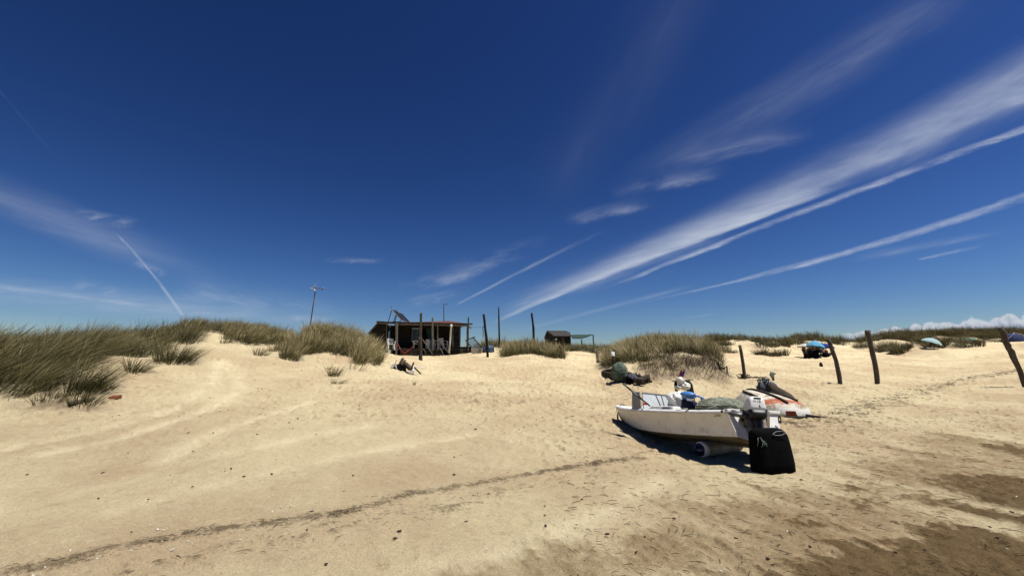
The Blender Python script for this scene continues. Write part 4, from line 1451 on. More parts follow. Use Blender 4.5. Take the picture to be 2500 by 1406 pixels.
mb.hexa([(-.03, -.22, .03), (-.03, .06, .03), (-.005, .06, .03), (-.005, -.22, .03), (-.03, -.17, .17), (-.03, .06, .17), (-.005, .06, .17), (-.005, -.17, .17)])
mb.build("red_patch", paint("rust_red_board", (0.198, 0.0429, 0.0198), .7, .2, 9), ding, False, local=True)
a, b = P(1968, 1013, da.y - .1), G(2024, 1023)
single(MB().tube([a, a.lerp(b, .5) + Vector((0, 0, .01)), b + Vector((0, 0, .015))], [.03, .026, .018], 7), "driftwood_stick", M_DARKWOOD, 'dark stick lying on the sand at the stern of the upturned dinghy', 'stick', smooth=True)
g = G(1901, 1021)
single(MB().lathe([(.02, 0), (.055, .01), (.065, .06), (.06, .13), (.03, .16), (.02, .17)], 12, Matrix.Translation((g.x, g.y, g.z))), "yellow_can", M_YELLOW, 'small faded yellow can on the sand between the two boats', 'can', smooth=True)

# things lying behind the dinghy
c = P(1873, 948, 16.2)
gz = hz(c.x, c.y)
hp = thing("covered_heap", 'slate blue tarpaulin heap behind the upturned dinghy', 'tarpaulin', (c.x, c.y, gz))
M_SLATE = paint("slate_blue_tarpaulin", (0.0561, 0.0693, 0.099), .7, .2, 8, .2, (.16, .19, .24), .5, .5, 10)
MB().blob((c.x, c.y, gz + .02), (.78, .6, P(1873, 930, 16.2).z * 2 - gz * 2), 16, .12, 2, 12, .2, .9, zcut=-.1).build("sheet", M_SLATE, hp, True)
a, b = P(1880, 950, 16.0), P(1944, 976, 13.4)
mb = MB()
ga, gb = hz(a.x, a.y), hz(b.x, b.y)
mb.tube([(a.x, a.y, ga + .24), a.lerp(b, .35) * 1 + Vector((0, 0, .02)), a.lerp(b, .7), (b.x, b.y, gb + .10)], [.12, .17, .15, .07], 10, True, .8, .12)
mb.build("rolled_end", M_DARKWOOD, hp, True)
tb = P(1866, 950, 15.6)
tr = thing("trestle", 'small black folding trestle standing in front of the blue tarpaulin heap', 'trestle', (tb.x, tb.y, hz(tb.x, tb.y)))
mb = MB()
mb.hexa([P(1848, 930, 15.3), P(1879, 928, 15.3), P(1879.5, 925, 15.8), P(1848.5, 927, 15.8), P(1848, 928.5, 15.3), P(1879, 926.5, 15.3), P(1879.5, 923.5, 15.8), P(1848.5, 925.5, 15.8)])
mb.build("top", M_BLACK, tr)
for q0, q1 in (((1850, 929), (1855, 951)), ((1856, 929), (1851, 950)), ((1866, 928), (1872, 952)), ((1877, 927), (1869, 953)), ((1861, 928), (1868, 940)), ((1872, 928), (1866, 940))):
    MB().bar(P(q0[0], q0[1], 15.4), P(q1[0], q1[1], 15.5), .028).build("leg", M_BLACK, tr)

# post with hanging floats, flag cloths and a cross stick
g = G(1687, 985)
dpt = 11.6
mk = thing("float_post", 'dark stump with a cross stick standing behind the white boat', 'post', (P(1687, 985, dpt).x, dpt, hz(P(1687, 985, dpt).x, dpt)))
x0, y0 = mk.location.x, mk.location.y
mb = MB().tube([(x0, y0, mk.location.z - .1), P(1686, 960, dpt), P(1682, 940, dpt), P(1677, 928, dpt)], [.095, .09, .085, .06], 10, jit=.06)
mb.build("stump", M_TARRED, mk, True)
mb = MB().tube([P(1640, 930.5, dpt - .1), P(1655, 929.5, dpt - .1), P(1676, 928, dpt - .1), P(1693, 926.5, dpt - .1)], [.013, .02, .022, .014], 6)
mb.build("cross_stick", M_GREYWOOD, mk, True)
mb = MB().tube([P(1650, 929, dpt - .05), P(1650, 938, dpt - .05), P(1652, 955, dpt - .05)], [.03, .045, .04], 7)
mb.build("side_stake", M_TARRED, mk, True)
for (px, py, w, h, lab, rot) in ((1661, 929, 19, 17, 'ragged white float hanging topmost on the dark stump', .4), (1672, 942, 22, 18, 'largest dirty white float hanging on the dark stump', 0), (1655, 945, 15, 10, 'smallest white float with a dark hole low on the dark stump', -.3)):
    c = P(px, py, dpt - .28)
    s_ = 1 / 1067 * dpt
    fl = single(MB().blob(c, (w * s_, .16, h * s_), 12, .36, 2.6, int(px) % 9, rot), "net_float", M_FLOATW, lab, 'float', 'floats on the dark stump', smooth=True)
mb = MB()
rows = [[P(1658, 921, dpt - .2), P(1660, 920, dpt - .16), P(1663, 919, dpt - .2)], [P(1659, 913, dpt - .2), P(1662, 912, dpt - .17), P(1666, 911, dpt - .2)], [P(1661, 907, dpt - .2), P(1663, 905, dpt - .18), P(1665, 906, dpt - .2)], [P(1664, 903, dpt - .2), P(1664.6, 901.5, dpt - .19), P(1665.4, 903, dpt - .2)]]
mb.grid(rows)
mb.grid([[p + Vector((0, .03, 0)) for p in r_] for r_ in rows])
single(mb, "red_cloth", M_RED, 'torn red cloth tied above the white floats', 'cloth', smooth=True)
mb = MB()
rows = [[P(1664, 920, dpt - .22), P(1667, 920, dpt - .18), P(1669, 919, dpt - .22)], [P(1664, 913, dpt - .22), P(1668, 912, dpt - .19), P(1671, 909, dpt - .22)], [P(1666, 908, dpt - .22), P(1669, 907, dpt - .2), P(1673, 902, dpt - .22)]]
mb.grid(rows)
mb.grid([[p + Vector((0, .03, 0)) for p in r_] for r_ in rows])
single(mb, "blue_cloth", M_FLAGBLUE, 'blue cloth tied beside the red cloth above the white floats', 'cloth', smooth=True)

# timbers with net and striped cloth
gm_ = G(1530, 930)
D0 = gm_.y
sl_ = thing("timber_frame", 'low frame of heavy dark timbers on the sand below the grassy mound', 'timber frame', gm_)


def onsand(px, py, up=.06):
    q_ = G(px, py)
    return q_ + Vector((0, 0, up))


for a, b, w, h in ((onsand(1472, 919, .14), onsand(1572, 944, .16), .16, .20), (onsand(1473, 918, .17), onsand(1512, 908, .12), .14, .16), (onsand(1512, 912, .10), onsand(1585, 934, .10), .14, .16), (onsand(1555, 941, .15), onsand(1582, 926, .12), .16, .14), (onsand(1560, 930, .12), onsand(1592, 934, .03), .08, .07)):
    MB().bar(a, b, w, h).build("timber", M_DARKWOOD, sl_, False, .012)
c = P(1512, 908, D0 + .05)
hb = P(1512, 932, D0).z
ht = P(1512, 886, D0).z
nh = thing("net_heap", 'tall round heap of dark green fishing net on the dark timbers', 'fishing net', (c.x, c.y, hb))
MB().blob((c.x, c.y, (hb + ht) / 2), (.62, .55, (ht - hb) * 1.0), 20, .13, 2.2, 4, 0, .8).build("heap", M_NETGREEN, nh, True)
mb = MB()
strands(mb, (c.x, c.y, (hb + ht) / 2), (.64, .57, (ht - hb) * 1.02), 90, .006, 8)
mb.build("strands", M_STRAND, nh)


def stripe_mat(name, a_, b_, freq, axis=0):
    m, nt, bs = new_mat(name)
    oc = nt.coord('Object')
    w = nt.n.new('ShaderNodeTexWave')
    w.inputs['Scale'].default_value = freq
    w.inputs['Distortion'].default_value = 1.0
    w.bands_direction = 'XYZ'[axis]
    nt.l.new(oc, w.inputs['Vector'])
    nt.l.new(nt.mix(nt.ramp(w.outputs['Fac'], .4, .6), rgb(a_), rgb(b_)), bs.inputs['Base Color'])
    bs.inputs['Roughness'].default_value = .85
    bs.inputs['Specular IOR Level'].default_value = .1
    return m


mb = MB()
dd_ = D0 - 1.0
rows = []
for i in range(9):
    t = i / 8
    pa = (1532 + t * 26, 914 + 25 * t ** 1.2)
    pb = (1549 + t * 22, 914 + 24 * t ** 1.4)
    rows.append([P(pa[0] + (pb[0] - pa[0]) * k / 6, pa[1] + (pb[1] - pa[1]) * k / 6 - 2.5 * math.sin(pi * k / 6) + .8 * math.sin(k * 2.6 + t * 3), dd_ + .05 * k / 6) for k in range(7)])
mb.grid(rows)
mb.grid([[p + Vector((.0, .05, -.03)) for p in r_] for r_ in rows])
single(mb, "striped_cloth", stripe_mat("striped_grey_cloth", (.13, .135, .18), (.045, .05, .07), 5.0, 0), 'grey blue striped cloth draped over the dark timbers beside the net heap', 'cloth', smooth=True)
c = P(1537, 928, dd_ + .25)
single(MB().blob(c, (.34, .4, .34), 12, .2, 2, 7), "black_bag", M_BLACKCLOTH, 'black bag half under the striped cloth on the timbers', 'bag', smooth=True)
mb = MB()
rr = random.Random(5)
for k in range(14):
    a = P(1548 + rr.uniform(0, 14), 921 + rr.uniform(-4, 4), D0 + .2)
    mb.tube([a, a + Vector((rr.uniform(-.12, .12), rr.uniform(-.1, .1), rr.uniform(-.02, .14)))], [.02, .012], 5)
single(mb, "rope_tangle", M_BLACKCLOTH, 'tangle of black rope on the timbers right of the striped cloth', 'rope')


# ------------------------------------------------------------------ posts standing in the sand
def post(name, pts, rad, lab, mat=M_POST, group=None, cat='post', d=None, n=9, jit=.07, notch=True, depth=None):
    """pts: photo pixels from foot to head; the foot stands on the sand"""
    foot = G(*pts[0]) if d is None else P(pts[0][0], pts[0][1], d)
    dd = foot.y
    foot.z = hz(foot.x, foot.y)
    ps = [foot - Vector((0, 0, .25))] + [P(p[0], p[1], dd) for p in pts[1:]]
    # lay intermediate points for an uneven outline
    fine_ = []
    rfine = []
    rr = random.Random(int(pts[0][0]))
    R_ = [rad[0]] + list(rad)
    R_ = R_[:len(ps)]
    for i in range(len(ps) - 1):
        for k in range(3):
            t = k / 3
            j = ps[i].lerp(ps[i + 1], t)
            if i or k:
                j = j + Vector((rr.uniform(-.13, .13) * R_[i], rr.uniform(-.13, .13) * R_[i], 0))
            fine_.append(j)
            rfine.append((R_[i] + (R_[i + 1] - R_[i]) * t) * rr.uniform(.93, 1.07))
    fine_.append(ps[-1])
    rfine.append(R_[-1])
    o = MB().tube(fine_, rfine, n, jit=jit).build(name, mat, None, True)
    o.data.transform(Matrix.Translation(-foot))
    o.location = foot
    return tag(o, lab, cat, group)


PG = 'weathered posts standing on the open beach'
post("beach_post", [(1818, 926), (1814, 890), (1806, 842)], [.066, .062, .056], 'weathered post with tangled roots at its foot, right of the grassy mound', group=PG)
post("beach_post", [(2052, 938), (2047, 905), (2036, 865), (2022, 828)], [.085, .085, .08, .085], 'leaning post in front of the group of parasols', group=PG)
post("beach_post", [(2142, 938), (2138, 900), (2127, 850), (2123, 830), (2118, 806)], [.10, .105, .105, .11, .125], 'upright thick post with a blunt head under the end of the cloud bank', group=PG)
post("beach_post", [(2506, 946), (2490, 905), (2468, 858), (2456, 835), (2444, 800)], [.10, .11, .10, .10, .10], 'strongly leaning post at the right edge of the beach', group=PG)
post("beach_post", [(1460.5, 886), (1458, 856)], [.10, .095], 'short squat post beside the shadow of low grass', group=PG)
post("beach_post", [(1505, 886), (1502, 866), (1500, 853)], [.10, .09, .085], 'short post directly behind the heap of green net', group=PG)
post("beach_post", [(1192, 872), (1188, 830), (1184, 795), (1180.5, 767)], [.085, .08, .07, .065], 'tall tarred pole right of the hut with a rope hanging from it', M_TARRED, 'tall poles by the hut')
post("beach_post", [(1219.5, 850), (1219, 815), (1218, 780), (1217.3, 750)], [.075, .065, .052, .045], 'tallest thin bare pole on the slope right of the hut', M_TARRED, 'tall poles by the hut')
post("beach_post", [(1303, 822), (1302, 800), (1298, 764)], [.085, .078, .065], 'bare pole rising out of the grass left of the small dark shed', M_TARRED, 'tall poles by the hut', d=33)
post("thin_stake", [(1256, 862), (1254.5, 838)], [.045, .04], 'thin stake in the sand left of the straw coloured hummock', M_TARRED, cat='stake')
post("thin_stake", [(1499, 866), (1498.5, 840)], [.02, .015], 'thin pale cane rising behind the short post and green net heap', M_GREYWOOD, cat='stake', d=25)
# pail on the post behind the net
c = P(1496, 867, 21.4)
pl = thing("hanging_pail", 'white pail hanging upside down on the short post behind the green net', 'pail', c)
MB().lathe([(.06, .17), (.09, .16), (.10, .0), (.115, -.03), (.11, -.05)], 12, Matrix.Translation(c)).build("body", M_WHITEPLASTIC, pl, True)
MB().tube([c + Vector((0, 0, -.05)), c + Vector((-.02, 0, -.2)), c + Vector((-.02, 0, -.38))], [.03, .02, .05], 7).build("black_strap", M_BLACK, pl, True)
# rag on a stake
g = G(1889, 929)
rg = thing("rag_stake", 'short stake on open sand with a pale green rag tied to its top', 'stake', g)
MB().tube([g - Vector((0, 0, .1)), P(1887, 920, g.y), P(1885, 909, g.y)], [.05, .045, .035], 7).build("stake", M_DARKWOOD, rg, True)
c = P(1884.5, 915, g.y - .06)
M_RAG = paint("pale_green_rag", (0.1848, 0.2244, 0.1716), .85, .45, 16, .1)
MB().blob(c, (.17, .12, .26), 10, .28, 2.4, 3).blob(P(1890, 912, g.y - .06), (.14, .1, .09), 8, .3, 2.4, 5).build("rag", M_RAG, rg, True)
# roots at the foot of a post
mb = MB()
rr = random.Random(3)
g = G(1812, 924)
for k in range(18):
    a = rr.uniform(0, 2 * pi)
    l = rr.uniform(.15, .42)
    b_ = g + Vector((rr.uniform(-.12, .25), rr.uniform(-.1, .1), .03))
    mb.tube([b_, b_ + Vector((math.cos(a) * l * .5, math.sin(a) * l * .3, rr.uniform(.02, .20))), b_ + Vector((math.cos(a) * l, math.sin(a) * l * .5, rr.uniform(0, .16)))], [.028, .02, .008], 5)
for k in range(7):
    b_ = g + Vector((.15 + k * .12, rr.uniform(-.1, .1), .02))
    mb.tube([b_, b_ + Vector((.12, rr.uniform(-.08, .08), rr.uniform(.03, .08))), b_ + Vector((.26, rr.uniform(-.1, .1), .02))], [.025, .022, .01], 5)
single(mb, "root_tangle", M_DARKWOOD, 'dark tangled roots lying round the foot of a weathered post', 'driftwood')
mb = MB()
g = G(1762, 905)
for p0 in (((1752, 884), (1757, 898), (1764, 916)), ((1757, 897), (1768, 900), (1774, 893), (1776, 912)), ((1758, 900), (1752, 903))):
    mb.tube([P(p[0], p[1], g.y - .1) for p in p0], [.055, .045, .03, .025][:len(p0)], 6)
single(mb, "dead_root", M_TARRED, 'dark dead root sticking out of the right flank of the grassy mound', 'driftwood')

# ------------------------------------------------------------------ the hut on the dune
HD = 33.0


def H(px, py, dy=0.0):
    """point on a plane parallel to the hut front, dy metres behind it; pixels as seen on the front plane"""
    q_ = P(px, py, HD)
    return Vector((q_.x, HD + dy, q_.z))


def hbox(mb, px0, py0, px1, py1, d0, d1):
    a_, b_ = H(px0, py1), H(px1, py0)
    mb.hexa([(a_.x, HD + d0, a_.z), (b_.x, HD + d0, a_.z), (b_.x, HD + d1, a_.z), (a_.x, HD + d1, a_.z), (a_.x, HD + d0, b_.z), (b_.x, HD + d0, b_.z), (b_.x, HD + d1, b_.z), (a_.x, HD + d1, b_.z)])
    return mb


def planks(mb, px0, py0, px1, py1, d0, th, n, horiz=True, gap=.12):
    rr = random.Random(int(px0 * 7 + py0))
    for k in range(n):
        t0, t1 = (k + gap * .5) / n, (k + 1 - gap * .5) / n
        o_ = rr.uniform(-.012, .012)
        if horiz:
            hbox(mb, px0 + rr.uniform(-.3, .3), py0 + (py1 - py0) * t0, px1 + rr.uniform(-.3, .3), py0 + (py1 - py0) * t1, d0 + o_, d0 + th + o_)
        else:
            hbox(mb, px0 + (px1 - px0) * t0, py0 + rr.uniform(-.7, .7), px0 + (px1 - px0) * t1, py1 + rr.uniform(-.3, .3), d0 + o_, d0 + th + o_)
    return mb


hb_ = H(1030, 862)
hut = thing("beach_hut", 'dark weathered plank hut with a posted veranda on the dune', 'hut', (hb_.x, HD + 1.5, hz(hb_.x, HD)))
mb = MB()
planks(mb, 938, 796, 992, 852, 1.30, .05, 11)
hbox(mb, 915, 792, 938, 862, 1.31, 1.36)
planks(mb, 992, 796, 996, 852, 1.28, .05, 1)
planks(mb, 996, 831, 1031, 852, 1.30, .05, 4)
planks(mb, 1056, 797, 1117, 852, 1.30, .05, 11)
hbox(mb, 942, 790, 1117, 797, 1.31, 1.37)
hbox(mb, 942, 790, 945, 862, 1.37, 2.2)
hbox(mb, 1114, 790, 1117, 862, 1.37, 2.2)
hbox(mb, 945, 790, 1114, 862, 2.15, 2.2)
hbox(mb, 942, 852, 1117, 866, 1.28, 1.36)
hbox(mb, 938, 796, 996, 852, 1.37, 1.40)
hbox(mb, 996, 831, 1031, 852, 1.37, 1.40)
hbox(mb, 1056, 796, 1114, 852, 1.37, 1.40)
hbox(mb, 996, 796, 1056, 798, 1.37, 1.40)
mb.build("wall", M_TARRED, hut)
# left lean-to
mb = MB()
A0, A1, A2 = H(897, 815), H(921, 789), H(943, 790)
for d0 in (.35,):
    q0 = [(A0.x, HD + d0, 2.2), (A2.x, HD + d0, 2.2), (A2.x, HD + d0, A2.z), (A1.x, HD + d0, A1.z), (A0.x, HD + d0, A0.z)]
    q1 = [(x, y + .06, z) for x, y, z in q0]
    mb.add(q0 + q1, [(0, 1, 2, 3, 4), (9, 8, 7, 6, 5)] + [(i, (i + 1) % 5, (i + 1) % 5 + 5, i + 5) for i in range(5)])
mb.build("lean_to_wall", M_TARRED, hut)
mb = MB()
B0, B1 = H(895, 815), H(921.5, 785.5)
mb.hexa([(B0.x, HD + .2, B0.z), (B1.x, HD + .2, B1.z), (B1.x, HD + 4.2, B1.z), (B0.x, HD + 4.2, B0.z), (B0.x + .02, HD + .2, B0.z + .09), (B1.x + .02, HD + .2, B1.z + .09), (B1.x + .02, HD + 4.2, B1.z + .09), (B0.x + .02, HD + 4.2, B0.z + .09)])
mb.build("lean_to_roof", M_GREYWOOD, hut)
# roof: rises from the veranda edge to a ridge at the back
mb = MB()
E0, E1 = H(920, 785.6), H(1136, 790.6)
R0, R1 = P(960, 788.2, HD + 3.0), P(1092, 784.2, HD + 3.0)
R1.z = R1.z + .04
nn = 26
rows = []
for t, lift in ((0, .0), (.5, .02), (1, .0)):
    row = []
    for k in range(nn * 2 + 1):
        u = k / (nn * 2)
        e_, r__ = E0.lerp(E1, u), R0.lerp(R1, u)
        p = e_.lerp(r__, t)
        p = Vector((p.x, HD - .05 + 3.2 * t, p.z + lift + .028 * math.cos(k * pi)))
        row.append(p)
    rows.append(row)
back_row = [Vector((p.x, HD + 5.2, p.z - .55)) for p in rows[-1]]
rows.append(back_row)
mb.grid(rows)
mb.grid([[p - Vector((0, 0, .05)) for p in r_] for r_ in rows])
mb.build("roof", M_REDTILE, hut, False)
mb = MB()
for i in range(12):
    u0, u1 = i / 12, (i + 1) / 12
    a_, b_ = H(920, 786).lerp(H(1153.5, 791.2), u0), H(920, 786).lerp(H(1153.5, 791.2), u1)
    rr = random.Random(i)
    o_ = rr.uniform(-.015, .015)
    mb.bar((a_.x, HD - .09, a_.z + o_), (b_.x + .02, HD - .09, b_.z + o_), .06, .09)
mb.build("eaves_board", M_TARRED, hut)
mb = MB()
a_, b_ = H(968, 790.3), H(1142, 794)
mb.bar((a_.x, HD + .03, a_.z), (b_.x, HD + .03, b_.z), .12, .17)
a_, b_ = H(923, 788.3), H(968, 789.4)
mb.bar((a_.x, HD + .03, a_.z), (b_.x, HD + .03, b_.z), .10, .10)
a_ = H(1140, 793)
mb.bar((a_.x, HD + .1, a_.z), (a_.x, HD + 3.2, a_.z + .05), .10, .12)
a_ = H(1117, 792)
mb.bar((a_.x, HD + .1, a_.z), (a_.x, HD + 3.2, a_.z + .1), .08, .10)
mb.build("veranda_beam", M_GREYWOOD, hut)
for top, bot, w, m_ in (((970, 789), (969.5, 868), .15, M_GREYWOOD), ((1029, 765), (1027.5, 866), .16, M_POST), ((1057, 776), (1057, 866), .12, M_GREYWOOD), ((1068.5, 792), (1068.5, 858), .09, M_GREYWOOD),
                        ((1105.5, 795), (1105.5, 858), .09, M_POST), ((1144, 775), (1143, 855), .10, M_POST), ((1141, 793), (1140, 852), .10, M_GREYWOOD), ((944, 787), (943.5, 832), .05, M_GREYWOOD)):
    a_, b_ = H(*top), H(*bot)
    y_ = HD + (-.16 if w > .14 or top[1] < 780 else .02)
    mb = MB().bar((b_.x, y_, b_.z - .1), (a_.x, y_, a_.z), w, w)
    mb.build("veranda_post", m_, hut, False, .01)
a_, b_ = H(1102.3, 792.5), H(1097, 863)
mb = MB().tube([(b_.x, HD - .12, b_.z), (b_.x * .6 + a_.x * .4, HD - .12, b_.z * .6 + a_.z * .4), (a_.x, HD - .12, a_.z - .22), (a_.x, HD - .12, a_.z - .20), (a_.x, HD - .12, a_.z)], [.075, .075, .07, .095, .09], 10)
o_ = mb.build("veranda_post", M_FLOATW, hut, True)
o_['label'] = 'white painted leaning veranda post'
# deck and its front
mb = MB()
hbox(mb, 944, 851, 1117, 853, .0, 1.3)
mb.build("deck", M_GREYWOOD, hut)
mb = MB()
planks(mb, 981, 850.5, 1022, 873, -.08, .04, 13, False, .08)
a_ = H(980, 852)
hbox(mb, 978, 849, 982, 873, -.12, -.05)
mb.build("skirting_boards", M_FENCEWOOD, hut)
mb = MB()
planks(mb, 1105, 848, 1151, 863, -.05, .05, 3)
hbox(mb, 1105, 846.5, 1151, 848.5, -.1, .4)
hbox(mb, 1104, 848, 1107, 866, -.1, .0)
hbox(mb, 1138, 848, 1141, 866, -.1, .0)
mb.build("plank_bench", M_TARRED, hut)
mb = MB()
hbox(mb, 1040, 857, 1078, 859.5, -.35, .0)
hbox(mb, 1038, 862.5, 1079, 865.5, -.65, -.30)
hbox(mb, 1038, 866.5, 1079, 869, -.9, -.6)
mb.build("steps", M_DARKWOOD, hut)
# window, door, curtain
mb = MB()
hbox(mb, 996, 797.5, 998, 831, 1.22, 1.32)
hbox(mb, 1020, 797.5, 1022, 831, 1.22, 1.32)
hbox(mb, 998, 797.5, 1020, 799, 1.22, 1.32)
hbox(mb, 995, 829.2, 1023, 831, 1.20, 1.32)
hbox(mb, 1008.2, 799, 1009.6, 829.2, 1.23, 1.31)
win = mb.build("window", M_PALEGREY, hut)
mb = MB()
hbox(mb, 998, 799, 1020, 829.2, 1.27, 1.285)
mb.build("pane", M_GLASS, win)
mb = MB()
hbox(mb, 1031, 797, 1033, 852, 1.25, 1.34)
hbox(mb, 1054.5, 797, 1056.5, 852, 1.25, 1.34)
hbox(mb, 1033, 796.5, 1054.5, 798.5, 1.25, 1.34)
door = mb.build("doorway", M_DARKWOOD, hut)
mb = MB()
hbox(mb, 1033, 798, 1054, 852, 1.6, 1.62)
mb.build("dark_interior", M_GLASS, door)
M_CURT = stripe_mat("green_strip_curtain", (.045, .085, .07), (.012, .02, .018), 9, 0)
mb = MB()
rows = []
for t in (0, .3, .6, 1.0):
    row = []
    for k in range(19):
        u = k / 18
        px = 1033 + u * 21 + (7 * (1 - u) * t if t else 0)
        q_ = H(px, 798.5 + 52 * t)
        row.append((q_.x, HD + 1.20 + .035 * math.sin(k * 1.9), q_.z))
    rows.append(row)
mb.grid(rows)
mb.build("curtain", M_CURT, door, True)
# solar panels on the roof
for k, (d0, lab) in enumerate(((.25, 'nearer tilted solar panel on the hut roof'), (1.98, 'farther tilted solar panel on the hut roof'))):
    T0, B0_ = P(952, 753.5, HD + .0), P(975.5, 781.5, HD + .0)
    dx = (0, .35)[k]
    spn = thing("solar_panel", lab, 'solar panel', (B0_.x, HD + d0, B0_.z - .1), 'solar panels on the hut roof')
    w = 1.65
    ta, ba = Vector((T0.x, HD + d0, T0.z)), Vector((B0_.x + .06, HD + d0, B0_.z + .0))
    tb_, bb_ = ta + Vector((.02, w, .04)), ba + Vector((.02, w, .04))
    nrm = Vector((.75, 0, .66))
    th = nrm * .04
    MB().hexa([ba, bb_, bb_ + th, ba + th, ta, tb_, tb_ + th, ta + th]).build("panel", M_SOLAR, spn)
    mb = MB()
    for a_, b_ in ((ta, tb_), (ba, bb_), (ta, ba), (tb_, bb_)):
        mb.bar(a_ + th * .55, b_ + th * .55, .05, .055)
    mb.build("panel_frame", M_ALU, spn)
    for yy in (.12, w - .12):
        a_ = ta + Vector((.04, yy, -.04))
        foot_ = H(944.5, 785)
        b_ = Vector((foot_.x, HD + d0 + yy, foot_.z + .02))
        MB().bar(a_, b_, .05).build("leg", M_GALV, spn)
    mb = MB()
    mb.bar(ta + Vector((0, .02, 0)), ta + Vector((.02, .0, .26)), .02)
    mb.bar(ta + Vector((-.04, .02, .08)), ta + Vector((.07, .0, .13)), .02)
    mb.build("bird_spike", M_GALV, spn)
# wind vane mast on the roof
a_, b_ = P(1084, 786, HD + 2.2), P(1083, 732, HD + 2.2)
ms = thing("vane_mast", 'thin steel mast with a small side arm on the hut roof', 'mast', a_)
MB().tube([a_ - Vector((0, 0, .2)), a_.lerp(b_, .7), b_], [.035, .032, .02], 7).build("mast", M_GALV, ms, True)
mb = MB()
q0 = P(1083.5, 743, HD + 2.2)
mb.bar(q0, q0 + Vector((.22, 0, -.03)), .035)
mb.bar(q0 + Vector((.18, 0, -.02)), q0 + Vector((.34, 0, .03)), .06, .03)
mb.build("vane", M_GALV, ms)
# hammock
mb = MB()
L0, L1 = H(970, 833.5), H(1012, 840)
rows = []
for k in range(17):
    t = k / 16
    c_ = L0.lerp(L1, t)
    sag = H(0, 0).z - H(0, 17).z
    c_ = Vector((c_.x, HD - .18, c_.z - sag * math.sin(pi * t) ** .9 * (1.15 if t < .6 else 1.0)))
    w_ = .02 + .15 * math.sin(pi * t)
    rows.append([c_ + Vector((0, -w_, w_ * .6)), c_ + Vector((0, 0, -.02)), c_ + Vector((0, w_, w_ * .6))])
mb.grid(rows)
mb.grid([[p - Vector((0, 0, .015)) for p in r_] for r_ in rows])
ham = thing("hammock", 'red hammock slung between the veranda post and the tall front pole', 'hammock', (L0.x, HD - .18, L0.z - .6))
mb.build("cloth", paint("faded_red_cloth", (0.264, 0.0495, 0.0495), .85, .25, 7), ham, True)
MB().tube([H(968.5, 826, -.18), L0 + Vector((0, -.18, 0))], .012, 5).build("rope", M_CORD, ham)
MB().tube([L1 + Vector((0, -.18, 0)), H(1026, 832, -.3)], .012, 5).build("rope", M_CORD, ham)
# fridge-like white cabinet on the deck
q0 = H(1040, 852)
fr = thing("white_cabinet", 'white upright cabinet beside the hut doorway', 'cabinet', (q0.x, HD + .9, q0.z))
hbox(MB(), 1034.5, 829.5, 1046, 851, .7, 1.15).build("body", M_WHITEPLASTIC, fr, False, .02)
hbox(MB(), 1034.2, 826.5, 1045, 829, .68, 1.16).build("lid", M_WHITEPLASTIC, fr, False, .02)


def garden_chair(name, loc, rz, lab, sc=1.0, tilt=0.0):
    t = thing(name, lab, 'chair', loc, 'white plastic chairs on the veranda')
    t.rotation_euler = (0, tilt, rz)
    mb = MB().hexa([(-.23, -.22, .42), (.23, -.22, .42), (.21, .22, .40), (-.21, .22, .40), (-.23, -.22, .45), (.23, -.22, .45), (.21, .22, .43), (-.21, .22, .43)])
    mb.build("seat", M_WHITEPLASTIC, t, False, .012, local=True)
    mb = MB()
    for k in range(5):
        x = -.18 + k * .09
        mb.bar((x, .20, .44), (x * 1.1, .30, .82), .06, .02)
    mb.bar((-.23, .29, .83), (.23, .29, .83), .03, .07)
    mb.build("backrest", M_WHITEPLASTIC, t, False, .006, local=True)
    for sx in (-1, 1):
        for sy in (-1, 1):
            MB().bar((sx * .25, sy * .24, 0), (sx * .22, sy * .20, .43), .05).build("leg", M_WHITEPLASTIC, t, local=True)
        mb = MB().bar((sx * .26, -.24, .64), (sx * .25, .25, .66), .055, .03)
        mb.bar((sx * .24, -.21, .43), (sx * .26, -.23, .64), .045)
        mb.build("armrest", M_WHITEPLASTIC, t, local=True)
    return t


q0 = H(956, 853)
garden_chair("garden_chair", (q0.x, HD - .25, q0.z - .05), .5, 'white plastic chair left of the hammock beside the grass')
q0 = H(1013, 852.5)
garden_chair("garden_chair", (q0.x, HD + .45, q0.z), -1.2, 'white plastic chair under the hut window')
q0 = H(1064, 852.5)
garden_chair("garden_chair", (q0.x, HD + .5, q0.z), 1.5, 'white plastic chair just right of the hut doorway')
q0 = H(1078, 852.5)
garden_chair("garden_chair", (q0.x, HD + .65, q0.z), 2.6, 'white plastic chair farthest right on the veranda, behind a leaning pole')
# poles leaning on the veranda front
for (p0, p1, w, m_, lab) in (((1033, 829), (1060, 872), .10, M_POST, 'long thick pole leaning from the doorway down to the sand'), ((1072, 831), (1101, 869.5), .10, M_POST, 'thick pole leaning between the veranda and the foot of the white post'),
                            ((1035, 852), (1043, 867), .05, M_GREYWOOD, 'short pale lath leaning beside the steps under the doorway'), ((1075.5, 850), (1083, 865), .06, M_GREYWOOD, 'short pale lath leaning under the right hand veranda chairs'), ((1029.5, 842), (1031, 868), .045, M_FLOATW, 'thin white lath standing against the tall front pole')):
    a_, b_ = H(*p0), H(*p1)
    g_ = G(p1[0], p1[1])
    yb = HD - .9 if w > .08 else HD - .45
    xb = P(p1[0], p1[1], yb)
    o_ = MB().tube([(a_.x, HD - .22, a_.z), ((a_.x + xb.x) / 2, (HD - .22 + yb) / 2, (a_.z + xb.z) / 2 + .01), (xb.x, yb, min(xb.z, hz(xb.x, yb) + .03))], [w * .45, w * .5, w * .55], 8)
    single(o_, "leaning_pole", m_, lab, 'pole', 'poles leaning on the veranda', smooth=True)
post("bollard", [(1027, 880), (1026, 845), (1026, 823)], [.105, .11, .12], 'thick timber bollard in the sand in front of the tall veranda pole', M_DARKWOOD, jit=.04)
